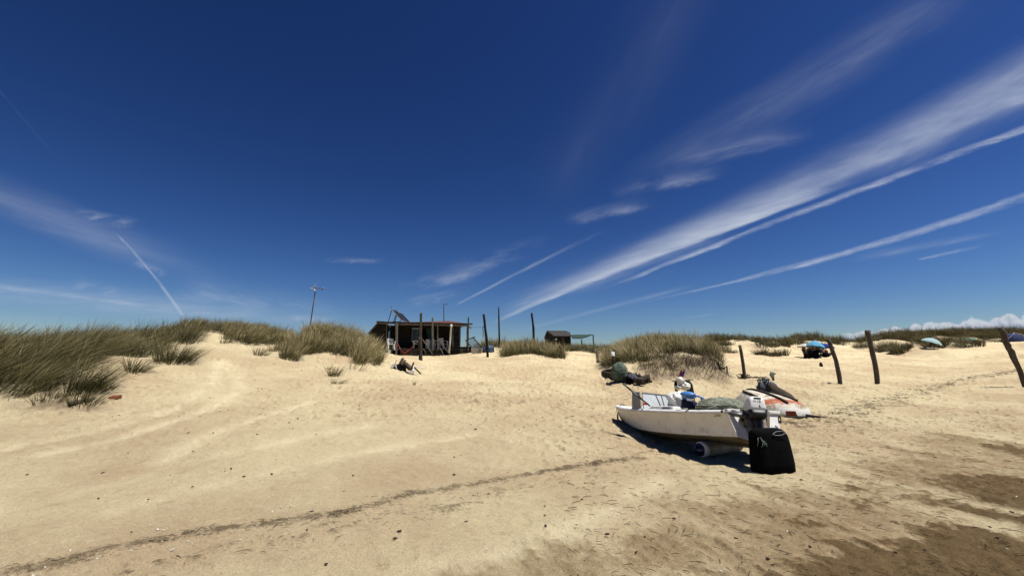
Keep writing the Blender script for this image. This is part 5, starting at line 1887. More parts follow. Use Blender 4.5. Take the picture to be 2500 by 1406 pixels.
# net bed frame, white crate, blue sheet right of the hut
q0 = P(1160, 850, 31.5)
nf = thing("tilted_bed", 'tilted dark frame strung with blue netting right of the hut', 'frame', q0)
a_, b_, c_, d_ = P(1137, 831, 31.9), P(1155, 823.5, 31.9), P(1176, 848, 31.2), P(1152, 850, 31.2)
mb = MB()
for u, v in ((a_, b_), (b_, c_), (c_, d_), (d_, a_)):
    mb.tube([u, v], .035, 6)
mb.tube([P(1150, 826, 31.9), P(1160, 822, 31.9)], .04, 6)
mb.build("rail", M_TARRED, nf)
mb = MB()
for k in range(1, 12):
    t = k / 12
    mb.tube([a_.lerp(d_, t), a_.lerp(d_, t).lerp(b_.lerp(c_, t), .5) - Vector((0, 0, .08)), b_.lerp(c_, t)], .009, 4)
    mb.tube([a_.lerp(b_, t), a_.lerp(b_, t).lerp(d_.lerp(c_, t), .5) - Vector((0, 0, .08)), d_.lerp(c_, t)], .009, 4)
mb.build("netting", paint("blue_grey_netting", (0.066, 0.099, 0.132), .8, .2), nf)
q0 = P(1164, 864, 31)
q0.z = hz(q0.x, 31)
wc = thing("white_crate", 'rust stained white crate on the sand under the net frame', 'crate', q0)
a_, b_ = P(1151.5, 864, 31), P(1178, 850, 31)
mb = MB().hexa([(a_.x, 30.9, a_.z - .1), (b_.x - .1, 30.9, a_.z - .1), (b_.x - .1, 31.4, a_.z - .1), (a_.x, 31.4, a_.z - .1), (a_.x - .03, 30.85, b_.z), (b_.x, 30.85, b_.z), (b_.x, 31.45, b_.z), (a_.x - .03, 31.45, b_.z)])
mb.build("body", paint("rusty_white_metal", (0.4092, 0.3828, 0.33), .7, .15, 4, .2, (.36, .15, .06), .9), wc, False, .02)
mb = MB()
for k in (.75, .9):
    mb.bar((a_.x + (b_.x - a_.x) * (k - .12), 30.84, a_.z - .02), (a_.x + (b_.x - a_.x) * k, 30.82, b_.z - .03), .04)
mb.build("brace", M_DARKWOOD, wc)
q0 = P(1192, 856, 32)
bt = single(MB().blob((q0.x, q0.y, hz(q0.x, q0.y) + .15), (.85, .6, .85), 14, .26, 2.2, 2, 0, 1.0, zcut=-.2), "blue_tarpaulin", paint("dark_blue_tarpaulin", (0.0198, 0.0363, 0.0726), .6, .4, 6, .3, (.10, .14, .18), .5), 'crumpled dark blue tarpaulin behind the tall tarred pole', 'tarpaulin', smooth=True)
# rope hung from the tarred pole and the line to the hut
mb = MB()
pd = G(1192, 872).y
p0 = P(1184, 797, pd)
mb.tube([p0, p0 + Vector((-.12, -.1, -.02)), p0 + Vector((-.14, -.1, -.14)), p0 + Vector((-.10, -.1, -.25)), p0 + Vector((-.11, -.1, -.7))], .022, 5)
single(mb, "hanging_rope", M_TARRED, 'dark rope hanging from the tall tarred pole right of the hut', 'rope')
p1 = P(1184, 797, pd)
e_ = H(1143, 796)
single(MB().tube([p1, p1.lerp(e_, .5) - Vector((0, 0, .10)), e_], .008, 4), "washing_line", M_TARRED, 'thin line strung from the veranda end to the tall tarred pole', 'line')

# ------------------------------------------------------------------ wind turbine on its pole
TD = 31.0
q0, q1 = P(756.5, 800, TD), P(770.5, 706, TD)
wt_ = thing("wind_turbine", 'small white wind turbine on a leaning thin pole above the dune grass', 'wind turbine', (q0.x, q0.y, hz(q0.x, q0.y)))
MB().tube([(q0.x - .12, TD, wt_.location.z - .2), q0, q0.lerp(q1, .55), q1], [.05, .045, .04, .034], 8).build("pole", M_POST, wt_, True)
MB().tube([q0.lerp(q1, .84), q1], [.046, .04], 8).build("pole_sleeve", M_GALV, wt_, True)
hubc = P(770.5, 703, TD - .15)
mb = MB().tube([hubc + Vector((-.12, -.05, 0)), hubc + Vector((.05, .0, .0)), hubc + Vector((.2, .15, 0))], [.035, .065, .04], 9)
mb.tube([hubc + Vector((.2, .15, 0)), hubc + Vector((.36, .26, .02))], .015, 6)
mb.hexa([hubc + Vector((.32, .23, -.07)), hubc + Vector((.44, .31, -.10)), hubc + Vector((.44, .33, -.10)), hubc + Vector((.32, .25, -.07)), hubc + Vector((.32, .23, .06)), hubc + Vector((.44, .31, .08)), hubc + Vector((.44, .33, .08)), hubc + Vector((.32, .25, .06))])
mb.build("nacelle", M_GALV, wt_, True)
bc = hubc + Vector((-.13, -.06, 0))
for ex_, ez_, l in ((.48, .88, .40), (.55, -.84, .28), (-.97, -.26, .20)):
    mb = MB()
    d_ = Vector((ex_, -.05, ez_)).normalized()
    s_ = Vector((-ez_, .4, ex_)).normalized()
    rows = []
    for t, w_ in ((0, .022), (.2, .035), (.55, .026), (1.0, .010)):
        p = bc + d_ * (l * t)
        rows.append([p + s_ * w_, p + Vector((0, -.012, 0)), p - s_ * w_, p + Vector((0, .012, 0))])
    mb.grid(rows, True)
    mb.build("blade", M_WHITEPLASTIC, wt_, True)
mb = MB().tube([bc + Vector((-.06, -.03, 0)), bc + Vector((.0, 0, 0))], [.015, .042], 9)
mb.build("hub", M_GALV, wt_, True)

# ------------------------------------------------------------------ the small dark shed
SD = 54.0


def Sp(px, py, dy=0.0):
    q_ = P(px, py, SD)
    return Vector((q_.x, SD + dy, q_.z))


sg = P(1372, 855, SD)
shed = thing("small_shed", 'small dark shed with a pitched roof behind the straw topped hummock', 'shed', (sg.x, SD + 1, hz(sg.x, SD)))
zb = hz(sg.x, SD) - .3
w0, w1 = Sp(1352, 820).x, Sp(1394, 820).x
ze = Sp(1372, 819.5).z
zr = P(1360, 807, SD + 1.3).z
mb = MB()
mb.hexa([(w0, SD + .2, zb), (w1, SD + .2, zb), (w1, SD + 2.4, zb), (w0 - .0, SD + 2.4, zb), (w0, SD + .2, ze), (w1, SD + .2, ze), (w1, SD + 2.4, ze), (w0, SD + 2.4, ze)])
gx = P(1332, 820, SD + 2.4).x
mb.add([(w0, SD + .2, ze), (w0, SD + 2.4, ze), (w0, SD + 1.3, zr - .1), (w0 + .05, SD + .2, ze), (w0 + .05, SD + 2.4, ze), (w0 + .05, SD + 1.3, zr - .1)], [(0, 1, 2), (3, 5, 4), (0, 2, 5, 3), (1, 4, 5, 2)])
mb.add([(w1, SD + .2, ze), (w1, SD + 2.4, ze), (w1, SD + 1.3, zr - .1), (w1 - .05, SD + .2, ze), (w1 - .05, SD + 2.4, ze), (w1 - .05, SD + 1.3, zr - .1)], [(0, 2, 1), (3, 4, 5), (0, 3, 5, 2), (1, 2, 5, 4)])
mb.build("wall", M_TARRED, shed)
M_ROOFDK = paint("charcoal_roof_felt", (0.0363, 0.03432, 0.033), .85, .2, 8, .15)
e0, e1 = Sp(1352.5, 819).x, Sp(1398, 819).x
r0, r1 = P(1335, 807, SD + 1.3).x, P(1383, 807, SD + 1.3).x
k0 = P(1328, 818, SD + 2.8).x
k1 = P(1378, 818, SD + 2.8).x
mb = MB()
q_ = [(e0, SD - .1, ze - .02), (e1, SD - .1, ze - .02), (r1, SD + 1.3, zr), (r0, SD + 1.3, zr), (k0, SD + 2.8, ze - .05), (k1, SD + 2.8, ze - .05)]
mb.add(q_ + [(x, y, z - .09) for x, y, z in q_], [(0, 1, 2, 3), (3, 2, 5, 4), (6, 9, 8, 7), (9, 10, 11, 8), (0, 6, 7, 1), (4, 5, 11, 10), (0, 3, 9, 6), (3, 4, 10, 9), (1, 7, 8, 2), (2, 8, 11, 5)])
mb.build("roof", M_ROOFDK, shed)
mb = MB()
mb.add([(w0, SD + .2, zb), (w0, SD + .2, ze), (r0, SD + 1.3, zr - .12), (k0 + .1, SD + 2.6, ze - .1), (k0 + .1, SD + 2.6, zb)], [(0, 1, 2, 3, 4)])
mb.build("gable_wall", M_TARRED, shed)
a_, b_ = Sp(1371, 839), Sp(1379, 822)
dr = MB().hexa([(a_.x, SD + .14, a_.z), (b_.x, SD + .14, a_.z), (b_.x, SD + .19, a_.z), (a_.x, SD + .19, a_.z), (a_.x, SD + .14, b_.z), (b_.x, SD + .14, b_.z), (b_.x, SD + .19, b_.z), (a_.x, SD + .19, b_.z)]).build("door", M_DARKWOOD, shed)
a_, b_ = Sp(1355.5, 830), Sp(1360.5, 825.5)
MB().hexa([(a_.x, SD + .13, a_.z), (b_.x, SD + .13, a_.z), (b_.x, SD + .18, a_.z), (a_.x, SD + .18, a_.z), (a_.x, SD + .13, b_.z), (b_.x, SD + .13, b_.z), (b_.x, SD + .18, b_.z), (a_.x, SD + .18, b_.z)]).build("notice", M_PALEGREY, shed)
aw = thing("awning", 'dark green canopy on two posts at the right end of the small shed', 'canopy', (P(1425, 845, SD).x, SD, hz(P(1425, 845, SD).x, SD)))
c0, c1, c2, c3 = P(1397, 817, SD + 1.2), P(1448, 816, SD + 1.2), P(1418, 826, SD - .8), P(1396, 825, SD - .5)
mb = MB()
q_ = [c3, c2, c1, c0]
rows = [[c3.lerp(c2, t) for t in (0, .33, .66, 1)], [c3.lerp(c0, .5).lerp(c2.lerp(c1, .5), t) - Vector((0, 0, .05)) for t in (0, .33, .66, 1)], [c0.lerp(c1, t) + Vector((0, 0, .05 * math.sin(t * 9))) for t in (0, .33, .66, 1)]]
mb.grid(rows)
mb.grid([[p - Vector((0, 0, .06)) for p in r_] for r_ in rows])
mb.build("canopy", paint("dark_green_canopy", (0.0132, 0.033, 0.02508), .8, .3), aw)
for pt_ in (P(1420, 828, SD - .7), c1):
    MB().bar(pt_ - Vector((0, 0, .05)), Vector((pt_.x, pt_.y, hz(pt_.x, pt_.y) - .2)), .12).build("post", M_TARRED, aw)
c = P(1367, 856, 27)
single(MB().blob((c.x, c.y, c.z), (.34, .4, .62), 12, .25, 2, 3), "rubbish_bag", M_BLACKCLOTH, 'black rubbish bag at the right end of the straw coloured hummock', 'rubbish bag', smooth=True)
# ------------------------------------------------------------------ debris heap below the hut dune
def clump_at(name, px, py, h, rad_, n, lab, mat, lean=(.12, .5), radial=.5, width=.011, seed_frac=.15, d=None, group='single grass tussocks'):
    g_ = G(px, py) if d is None else P(px, py, d)
    a = RNG.uniform(0, 2 * pi, n)
    q_ = np.sqrt(RNG.random(n))
    bx, by = g_.x + np.cos(a) * q_ * rad_, g_.y + np.sin(a) * q_ * rad_ * .8
    L = np.stack([lean[0] + radial * np.cos(a) * q_, lean[1] + radial * np.sin(a) * q_], 1)
    o = build_grass(name, [blades(bx, by, h * RNG.uniform(.45, 1.1, n), L, .14, width, seed_frac, .35)], mat, (g_.x, g_.y, hz(g_.x, g_.y)))
    return tag(o, lab, 'grass tussock', group)


TU = [
    (200, 958, 1.0, .34, 420, 'tall tussock with pale seed heads standing forward of the left dune', M_GRASS_OLIVE, (.20, .45), .5),
    (206, 988, .45, .30, 150, 'low dark tuft hanging over the sand edge below the tall left tussock', M_GRASS_OLIVE, (.15, .2), .8),
    (328, 908, .62, .22, 200, 'small spreading tussock on bare sand between the left dune and the round tussock', M_GRASS_OLIVE, (.2, .3), .8),
    (424, 884, .82, .55, 620, 'round isolated tussock at the left side of the sandy hollow', M_GRASS_OLIVE, (.12, .4), .6),
    (258, 950, .42, .14, 40, 'sparse half dead tuft on the sandy slope under the left dune', M_GRASS_OLIVE, (.2, .2), .9),
    (255, 908, .30, .05, 14, 'tiny upright sprig on the sand beside the left dune', M_GRASS_OLIVE, (.1, .1), .5),
    (120, 978, .34, .3, 130, 'low dark tuft at the foot of the left dune', M_GRASS_OLIVE, (.2, .2), .8),
    (705, 878, .85, .34, 300, 'straw tussock standing forward on the slope left of the dense hut dune grass', M_GRASS_STRAW, (.14, .45), .45),
    (636, 868, .45, .26, 140, 'short tussock lowest on the sandy slope of the hollow', M_GRASS_STRAW, (.2, .3), .7),
    (672, 858, .55, .26, 150, 'mid sized tussock between the short one and the forward straw one', M_GRASS_STRAW, (.15, .4), .6),
    (552, 838, .45, .22, 90, 'sparse tuft at the right lip of the sandy hollow', M_GRASS_STRAW, (.1, .4), .6),
    (458, 836, .28, .22, 70, 'flat tuft high in the sandy hollow', M_GRASS_OLIVE, (.2, .2), .9),
    (815, 918, .50, .16, 130, 'small lone tussock on the sand below the hut dune', M_GRASS_STRAW, (.1, .3), .6),
    (822, 937, .28, .16, 60, 'low sprig just below the small lone tussock', M_GRASS_STRAW, (.25, .2), .9),
    (800, 902, .22, .08, 24, 'tiny dark sprig above the small lone tussock', M_GRASS_OLIVE, (.1, .2), .7),
    (1240, 868, .40, .3, 110, 'thin green tuft between the thin stake and the hut', M_GRASS_OLIVE, (0, .3), .6),
    (1268, 866, .55, .3, 130, 'small tuft at the left foot of the straw coloured hummock', M_GRASS_STRAW, (0, .35), .6),
    (1010, 940, .25, .04, 16, 'tiny green sprig on the sand below the debris by the hut', M_GRASS_OLIVE, (0, .1), .6),
    (1748, 884, .6, .3, 170, 'dark tuft spilling down the right shoulder of the grassy mound', M_GRASS_OLIVE, (-.1, .2), .8),
    (1490, 884, .62, .4, 200, 'green tuft at the far left foot of the grassy mound', M_GRASS_OLIVE, (-.15, .2), .8),
    (1640, 893, .5, .3, 150, 'drooping tuft low on the sandy face of the grassy mound', M_GRASS_STRAW, (-.05, .0), .9),
    (1582, 895, .45, .3, 130, 'drooping tuft above the net heap on the mound face', M_GRASS_STRAW, (-.05, .0), .9),
]
for px, py, h, r_, n_, lab, m_, ln_, rd_ in TU:
    clump_at("grass_tussock", px, py, h, r_, n_, lab, m_, ln_, rd_)
for px, py, h, r_, n_, lab in ((2200, 858, .95, .9, 420, 'rounded shrub like tussock left of the striped parasol'), (2290, 848, 1.25, 1.1, 560, 'large dark tussock behind the striped parasol'), (2172, 848, .9, .8, 300, 'dark tussock next to the thick post'),
                              (1860, 866, .8, .5, 220, 'dark bush like tussock at the left foot of the far dune'), (1905, 868, .9, .7, 260, 'dark bush behind the seated people'), (1880, 868, .5, .4, 130, 'small tussock low on the far dune slope'),
                              (1760, 856, .7, .9, 260, 'dark matted tussock on the bare far slope left of a post'), (1785, 862, .5, .7, 180, 'flat dark tussock just left of the post with roots'), (2370, 842, 1.0, 1.2, 420, 'dark tussock behind the green parasol'), (2430, 838, .6, 1.6, 400, 'long dark mat of low grass beside the blue tent')):
    clump_at("grass_tussock", px, py, h, r_, n_, lab, M_GRASS_FAR, (-.15, .35), .7, .035, .05, group='tussocks on the far dunes')

DD = G(985, 906).y


def D_(px, py, dy=0):
    return P(px, py, DD + dy)


mb = MB().hexa([D_(956, 896, -.1), D_(968, 893, -.1), D_(968, 893, .1), D_(956, 896, .1), D_(955, 890, -.1), D_(967, 887, -.1), D_(967, 887, .1), D_(955, 890, .1)])
mb.hexa([D_(952, 890, -.05), D_(957, 890, -.05), D_(957, 890, .05), D_(952, 890, .05), D_(953.5, 885, -.02), D_(955, 886, -.02), D_(955, 886, .02), D_(953.5, 885, .02)])
mb.bar(D_(966, 893, -.1), D_(968, 899, -.1), .04)
single(mb, "broken_chair", M_WHITEPLASTIC, 'broken white plastic chair piece at the foot of the hut dune grass', 'chair part', bevel=.01)
mb = MB().hexa([D_(997, 909.5, -.2), D_(1004, 914.5, -.2), D_(1014, 906, -.2), D_(1007, 902.5, -.2), D_(997, 908, .15), D_(1004, 913, .15), D_(1014, 904, .15), D_(1007, 901, .15)])
single(mb, "plastic_sheet", M_WHITEPLASTIC, 'flat white panel lying lowest in the debris by the hut', 'panel', bevel=.01)
mb = MB().hexa([D_(1002, 897, -.05), D_(1011, 903, -.05), D_(1013, 901, .15), D_(1006, 895, .15), D_(1002, 899.5, -.05), D_(1011, 905, -.05), D_(1013, 903.5, .15), D_(1006, 898, .15)])
single(mb, "plastic_sheet", M_WHITEPLASTIC, 'small bent white sheet between the dark plank and the flat white panel', 'panel', bevel=.01)
for a, b, w, h, m_, lab in (((969, 901), (984, 874), .10, .05, M_GREYWOOD, 'wide grey board leaning leftmost in the debris by the hut'), ((979, 896), (989, 879), .09, .06, M_GREYWOOD, 'narrow grey board beside the wide leaning one'), ((988, 887), (1003, 901), .20, .12, M_DARKWOOD, 'thick dark plank lying right in the debris by the hut'),
                            ((1006, 895), (1010, 885), .05, .05, M_TARRED, 'short dark stick standing up behind the thick plank'), ((1012, 897), (1027, 912), .06, .04, M_DARKWOOD, 'dark lath pointing down to the right out of the debris'), ((961, 898), (955, 918), .035, .03, M_GREYWOOD, 'pale stick running down to the sand below the broken chair'), ((966, 887), (968, 877), .03, .03, M_FLOATW, 'thin white stick standing above the broken chair')):
    a_, b_ = D_(a[0], a[1], .1), D_(b[0], b[1], -.15)
    single(MB().bar(a_, b_, w, h), "loose_board", m_, lab, 'board', 'boards in the debris by the hut')
single(MB().blob(D_(976, 901, .1), (.55, .4, .45), 12, .3, 2.2, 5), "dark_sack", M_TARRED, 'dark rotten sack between the boards of the debris', 'sack', smooth=True)
a_, b_ = D_(1008, 893, .2), D_(1039, 899, .3)
single(MB().tube([a_, b_], .02, 5), "pale_cane", M_FLOATW, 'long pale cane lying on the sand right of the debris', 'cane')
# brick and log below the left dune
g = G(277, 974)
M_BRICK = paint("orange_hollow_brick", (0.2178, 0.0693, 0.033), .85, .2, 9)
mb = MB()
ang = .55
for k in range(2):
    mb.box((g.x + k * .02, g.y + k * .06, g.z + .035 + .012 * k), (.17, .055, .07), (0, -.12, ang))
single(mb, "hollow_brick", M_BRICK, 'orange hollow brick lying on the sand below the left dune', 'brick', bevel=.006)
g = G(175, 992)
mb = MB().tube([g + Vector((-.01, -.05, .05)), g + Vector((.0, .08, .06)), g + Vector((.02, .5, .10))], [.05, .055, .055], 10, True, 1, .08)
single(mb, "log", M_DARKWOOD, 'short dark log end poking out below the left dune', 'log', smooth=True)


# ------------------------------------------------------------------ people and parasols on the far beach
def parasol(px, py_rim, w_px, h_px, d, mat, lab, tilt=(0, 0), foot=None, edge_drop=.0, rib=True):
    s_ = d / 1067.0
    R_ = w_px * s_ / 2
    hh = max(h_px * s_, .18)
    rim = P(px, py_rim, d)
    fx, fy = rim.x, rim.y
    t = thing("parasol", lab, 'parasol', (fx, fy, hz(fx, fy)), 'parasols on the far beach')
    M_ = Matrix.Translation(rim) @ Euler((tilt[0], tilt[1], 0)).to_matrix().to_4x4()
    mb = MB()
    rows = []
    for q_, z in ((.02, hh), (.3, hh * .93), (.6, hh * .68), (.85, hh * .32), (1.0, 0)):
        rows.append([M_ @ Vector((R_ * q_ * math.cos(2 * pi * k / 16) * (1 if k % 2 == 0 else .965), R_ * q_ * math.sin(2 * pi * k / 16) * (1 if k % 2 == 0 else .965), z - (0 if k % 2 == 0 else .03 * q_))) for k in range(16)])
    mb.grid(rows, True)
    mb.grid([[p + Vector((0, 0, -.03)) for p in r_] for r_ in rows], True)
    can = mb.build("canopy", mat, t)
    mb = MB()
    top = M_ @ Vector((0, 0, hh + .10))
    mb.tube([(fx, fy, t.location.z - .1), M_ @ Vector((0, 0, 0)), top], [.025, .022, .018], 6)
    mb.build("pole", M_WHITEPLASTIC, t)
    mb = MB()
    for k in range(0, 16, 2):
        mb.bar(M_ @ Vector((0, 0, hh * .8)), M_ @ Vector((R_ * .97 * math.cos(2 * pi * k / 16), R_ * .97 * math.sin(2 * pi * k / 16), -.035)), .012)
    mb.build("ribs", M_GALV, t)
    return t


def cloth_mat(name, a_, b_=None, rings=0):
    m, nt, bs = new_mat(name)
    oc = nt.coord('Object')
    if b_:
        sp = nt.n.new('ShaderNodeSeparateXYZ')
        nt.l.new(oc, sp.inputs[0])
        v_ = nt.math('FRACT', nt.math('MULTIPLY', sp.outputs[2], rings))
        c = nt.mix(nt.ramp(v_, .62, .68), rgb(a_), rgb(b_))
    else:
        c = nt.mix(nt.noise(oc, 3, 3), rgb(tuple(x * .9 for x in a_)), rgb(a_))
    nt.l.new(c, bs.inputs['Base Color'])
    bs.inputs['Roughness'].default_value = .8
    bs.inputs['Specular IOR Level'].default_value = .1
    tr = nt.n.new('ShaderNodeBsdfTranslucent')
    nt.l.new(c, tr.inputs['Color'])
    mx = nt.n.new('ShaderNodeMixShader')
    mx.inputs[0].default_value = .2
    nt.l.new(bs.outputs[0], mx.inputs[1])
    nt.l.new(tr.outputs[0], mx.inputs[2])
    nt.l.new(mx.outputs[0], m.node_tree.nodes['Material Output'].inputs['Surface'])
    return m


UD = G(1990, 871).y
parasol(1966, 846.5, 36, 8, UD, cloth_mat("cream_canvas", (0.555, 0.54, 0.465)), 'cream parasol at the left of the three shading the seated group', (0, .06))
parasol(1989, 846, 42, 14, UD - .5, cloth_mat("sky_blue_canvas", (0.12, 0.345, 0.54)), 'light blue parasol in the middle of the three shading the seated group', (0, .16))
parasol(2014, 847.5, 40, 9, UD + .6, cloth_mat("navy_canvas", (0.015, 0.03, 0.225)), 'deep blue parasol partly behind the leaning post', (0, .08))
SDp = G(2279, 852).y
parasol(2274, 836, 40, 11, SDp, cloth_mat("striped_aqua_canvas", (0.465, 0.555, 0.555), (.12, .34, .36), 6.5), 'white parasol with aqua stripes alone in front of the dark tussock', (.25, .30))
GDp = G(2372, 839).y
parasol(2372, 830.5, 24, 6, GDp, cloth_mat("green_canvas", (0.165, 0.315, 0.27), (.10, .24, .2), 5), 'small green parasol low against the far dune', (.1, .25))


def person(px, py, lab, pose, rz, d=None, cloth=None):
    g_ = G(px, py) if d is None else P(px, py, d)
    z0 = hz(g_.x, g_.y)
    t_ = (g_.x, g_.y, z0)
    if pose == 'sit':
        J = {'pelvis': (0, 0, .42), 'chest': (0, -.10, .78), 'neck': (0, -.10, .95), 'head': (0, -.06, 1.06), 'crown': (0, -.06, 1.20), 'ls': (-.19, -.10, .88), 'le': (-.26, .05, .66), 'lh': (-.20, .28, .60), 'rs': (.19, -.10, .88), 're': (.27, .04, .66), 'rh': (.20, .28, .60),
             'lhip': (-.10, .02, .42), 'lk': (-.13, .42, .48), 'lf': (-.13, .46, .06), 'lt': (-.13, .62, .04), 'rhip': (.10, .02, .42), 'rk': (.14, .42, .48), 'rf': (.15, .48, .06), 'rt': (.15, .64, .04)}
    else:
        J = {'pelvis': (0, 0, .12), 'chest': (0, -.38, .16), 'neck': (0, -.52, .18), 'head': (0, -.64, .20), 'crown': (0, -.78, .20), 'ls': (-.19, -.46, .15), 'le': (-.36, -.30, .08), 'lh': (-.30, -.06, .06), 'rs': (.19, -.46, .15), 're': (.36, -.3, .08), 'rh': (.3, -.06, .06),
             'lhip': (-.1, .06, .12), 'lk': (-.14, .46, .30), 'lf': (-.13, .80, .08), 'lt': (-.13, .92, .08), 'rhip': (.1, .06, .12), 'rk': (.13, .50, .10), 'rf': (.14, .9, .07), 'rt': (.14, 1.02, .1)}
    R_ = {'pelvis': .15, 'chest': .155, 'neck': .058, 'head': .092, 'crown': .075, 'ls': .075, 'le': .045, 'lh': .035, 'rs': .075, 're': .045, 'rh': .035, 'lhip': .10, 'lk': .065, 'lf': .042, 'lt': .035, 'rhip': .10, 'rk': .065, 'rf': .042, 'rt': .035}
    E_ = [('pelvis', 'chest'), ('chest', 'neck'), ('neck', 'head'), ('head', 'crown'), ('chest', 'ls'), ('ls', 'le'), ('le', 'lh'), ('chest', 'rs'), ('rs', 're'), ('re', 'rh'), ('pelvis', 'lhip'), ('lhip', 'lk'), ('lk', 'lf'), ('lf', 'lt'), ('pelvis', 'rhip'), ('rhip', 'rk'), ('rk', 'rf'), ('rf', 'rt')]
    root = thing("person", lab, 'person', t_)
    root.rotation_euler = (0, 0, rz)
    ks = list(J)
    me = bpy.data.meshes.new("body")
    me.from_pydata([J[k] for k in ks], [(ks.index(a_), ks.index(b_)) for a_, b_ in E_], [])
    o = bpy.data.objects.new("body", me)
    COL.objects.link(o)
    md = o.modifiers.new("skin", 'SKIN')
    for i, k in enumerate(ks):
        sv = me.skin_vertices[0].data[i]
        sv.radius = (R_[k], R_[k])
        sv.use_root = (k == 'pelvis')
    o.modifiers.new("sub", 'SUBSURF').levels = 1
    dg = bpy.context.evaluated_depsgraph_get()
    me2 = bpy.data.meshes.new_from_object(o.evaluated_get(dg))
    me2.materials.clear()
    me2.materials.append(M_SKIN)
    me2.polygons.foreach_set('use_smooth', [True] * len(me2.polygons))
    o.modifiers.clear()
    o.data = me2
    me2.name = "body"
    bpy.data.meshes.remove(me)
    o.parent = root
    hd = Vector(J['head'])
    cr = Vector(J['crown'])
    up_ = (cr - hd).normalized()
    MB().blob(hd + up_ * .055 + Vector((0, -.025 if pose == 'sit' else 0, 0)), (.21, .22, .20), 8, .08, 2, 1).build("hair", M_HAIR, root, True, local=True)
    pv, chs = Vector(J['pelvis']), Vector(J['chest'])
    MB().tube([pv + (chs - pv) * -.35, pv, pv + (chs - pv) * .5, chs * 1.0], [.15, .172, .165, .168], 12, True, .9).build("top_clothing", cloth or M_DARKCLOTH, root, True, local=True)
    mb_ = MB()
    for s_ in 'lr':
        a_, b_ = Vector(J[s_ + 'hip']), Vector(J[s_ + 'k'])
        mb_.tube([a_, a_.lerp(b_, .6)], [.115, .10], 10)
    mb_.build("shorts", cloth or M_DARKCLOTH, root, True, local=True)
    return root


def low_chair(px, py, d, rz, lab):
    q_ = P(px, py, d)
    t = thing("beach_chair", lab, 'chair', (q_.x, q_.y, hz(q_.x, q_.y)), 'dark beach chairs under the parasols')
    t.rotation_euler = (0, 0, rz)
    MB().box((0, .10, .33), (.50, .48, .04)).build("seat", M_BLACKCLOTH, t, local=True)
    MB().hexa([(-.25, -.14, .33), (.25, -.14, .33), (.25, -.11, .33), (-.25, -.11, .33), (-.25, -.36, .95), (.25, -.36, .95), (.25, -.33, .95), (-.25, -.33, .95)]).build("backrest", M_BLACKCLOTH, t, local=True)
    for sx in (-.25, .25):
        MB().bar((sx, .34, 0), (sx, -.10, .38), .03).build("leg", M_GALV, t, local=True)
        MB().bar((sx, -.20, 0), (sx, .20, .36), .03).build("leg", M_GALV, t, local=True)
    return t


low_chair(1979, 869, UD - .35, 2.4, 'dark beach chair at the left under the parasols')
low_chair(1999, 869, UD - .1, -2.6, 'dark beach chair in the middle under the parasols')
low_chair(2011, 869, UD + .1, 3.0, 'dark beach chair at the right under the parasols')
person(1979, 869, 'person in dark clothes seated with bent knees under the cream parasol', 'sit', 2.4, UD - .35)
person(1999, 869, 'person in dark clothes seated under the light blue parasol', 'sit', -2.6, UD - .1)
person(2011, 869, 'person in dark clothes seated furthest right under the deep blue parasol', 'sit', 3.0, UD + .1)
person(1966, 868, 'person seated at the outer left edge of the parasol shade', 'sit', -1.9, UD + .3)
for px, py, w, h, lab in ((1974, 868, .75, .55, 'big black cool bag in front of the seated people'), (1991, 868, .5, .7, 'black rucksack between the seated people'), (2016, 868, .5, .4, 'dark round bag at the right of the seated people')):
    c = P(px, py, UD - .7)
    z_ = hz(c.x, c.y)
    bgx = thing("beach_bag", lab, 'bag', (c.x, c.y, z_), 'bags under the parasols')
    loft(MB(), [(c.x, c.y, z_ - .02, w / 2, .2, 4), (c.x, c.y, z_ + h * .6, w / 2 * 1.02, .2, 4), (c.x, c.y, z_ + h * .92, w / 2 * .9, .14, 3), (c.x, c.y, z_ + h, w / 2 * .6, .06, 3)], 16).build("body", M_BLACKCLOTH, bgx, True)
    MB().tube([(c.x - w * .25, c.y, z_ + h * .95), (c.x, c.y, z_ + h * 1.2), (c.x + w * .25, c.y, z_ + h * .95)], .02, 5).build("handle", M_BLACK, bgx)
person(2278, 852, 'person sitting under the striped aqua parasol', 'sit', 2.8, SDp + .1, M_DARKCLOTH)
person(2388, 839, 'person lying on the sand beside the green parasol', 'lie', 1.5, GDp, M_RED)
c = P(2474, 832, G(2474, 834).y)
z_ = hz(c.x, c.y)
tn = thing("beach_tent", 'low navy beach tent behind the strongly leaning post', 'tent', (c.x, c.y, z_))
mb = MB()
rows = []
for i in range(7):
    th = pi / 2 * i / 6
    rows.append([(c.x + 1.15 * math.cos(th) * math.cos(2 * pi * k / 18) + .1 * i / 6, c.y + .9 * math.cos(th) * math.sin(2 * pi * k / 18), z_ - .05 + 1.0 * math.sin(th)) for k in range(18)])
mb.grid(rows, True)
mb.build("shell", cloth_mat("navy_tent_fabric", (0.0375, 0.045, 0.12)), tn, True)
mb = MB()
mb.tube([(c.x - 1.16, c.y - .2, z_), (c.x - .7, c.y - .75, z_ + .78), (c.x + .1, c.y - .2, z_ + 1.02), (c.x + .8, c.y - .5, z_ + .7), (c.x + 1.14, c.y - .25, z_)], .02, 5)
mb.build("tent_pole", M_WHITEPLASTIC, tn)
c = P(2005, 895, G(2005, 896).y)
single(MB().blob((c.x, c.y, hz(c.x, c.y) + .12), (.18, .2, .34), 8, .2, 2, 6), "clod", M_TARRED, 'small dark upright clod on the open sand below the parasols', 'clod', smooth=True)
c = G(2174, 866)
single(MB().box(c + Vector((0, 0, .04)), (.65, .16, .12), (.05, .05, -.1)), "driftwood_plank", M_DARKWOOD, 'dark driftwood plank alone on the sand left of the striped parasol', 'plank', bevel=.02)

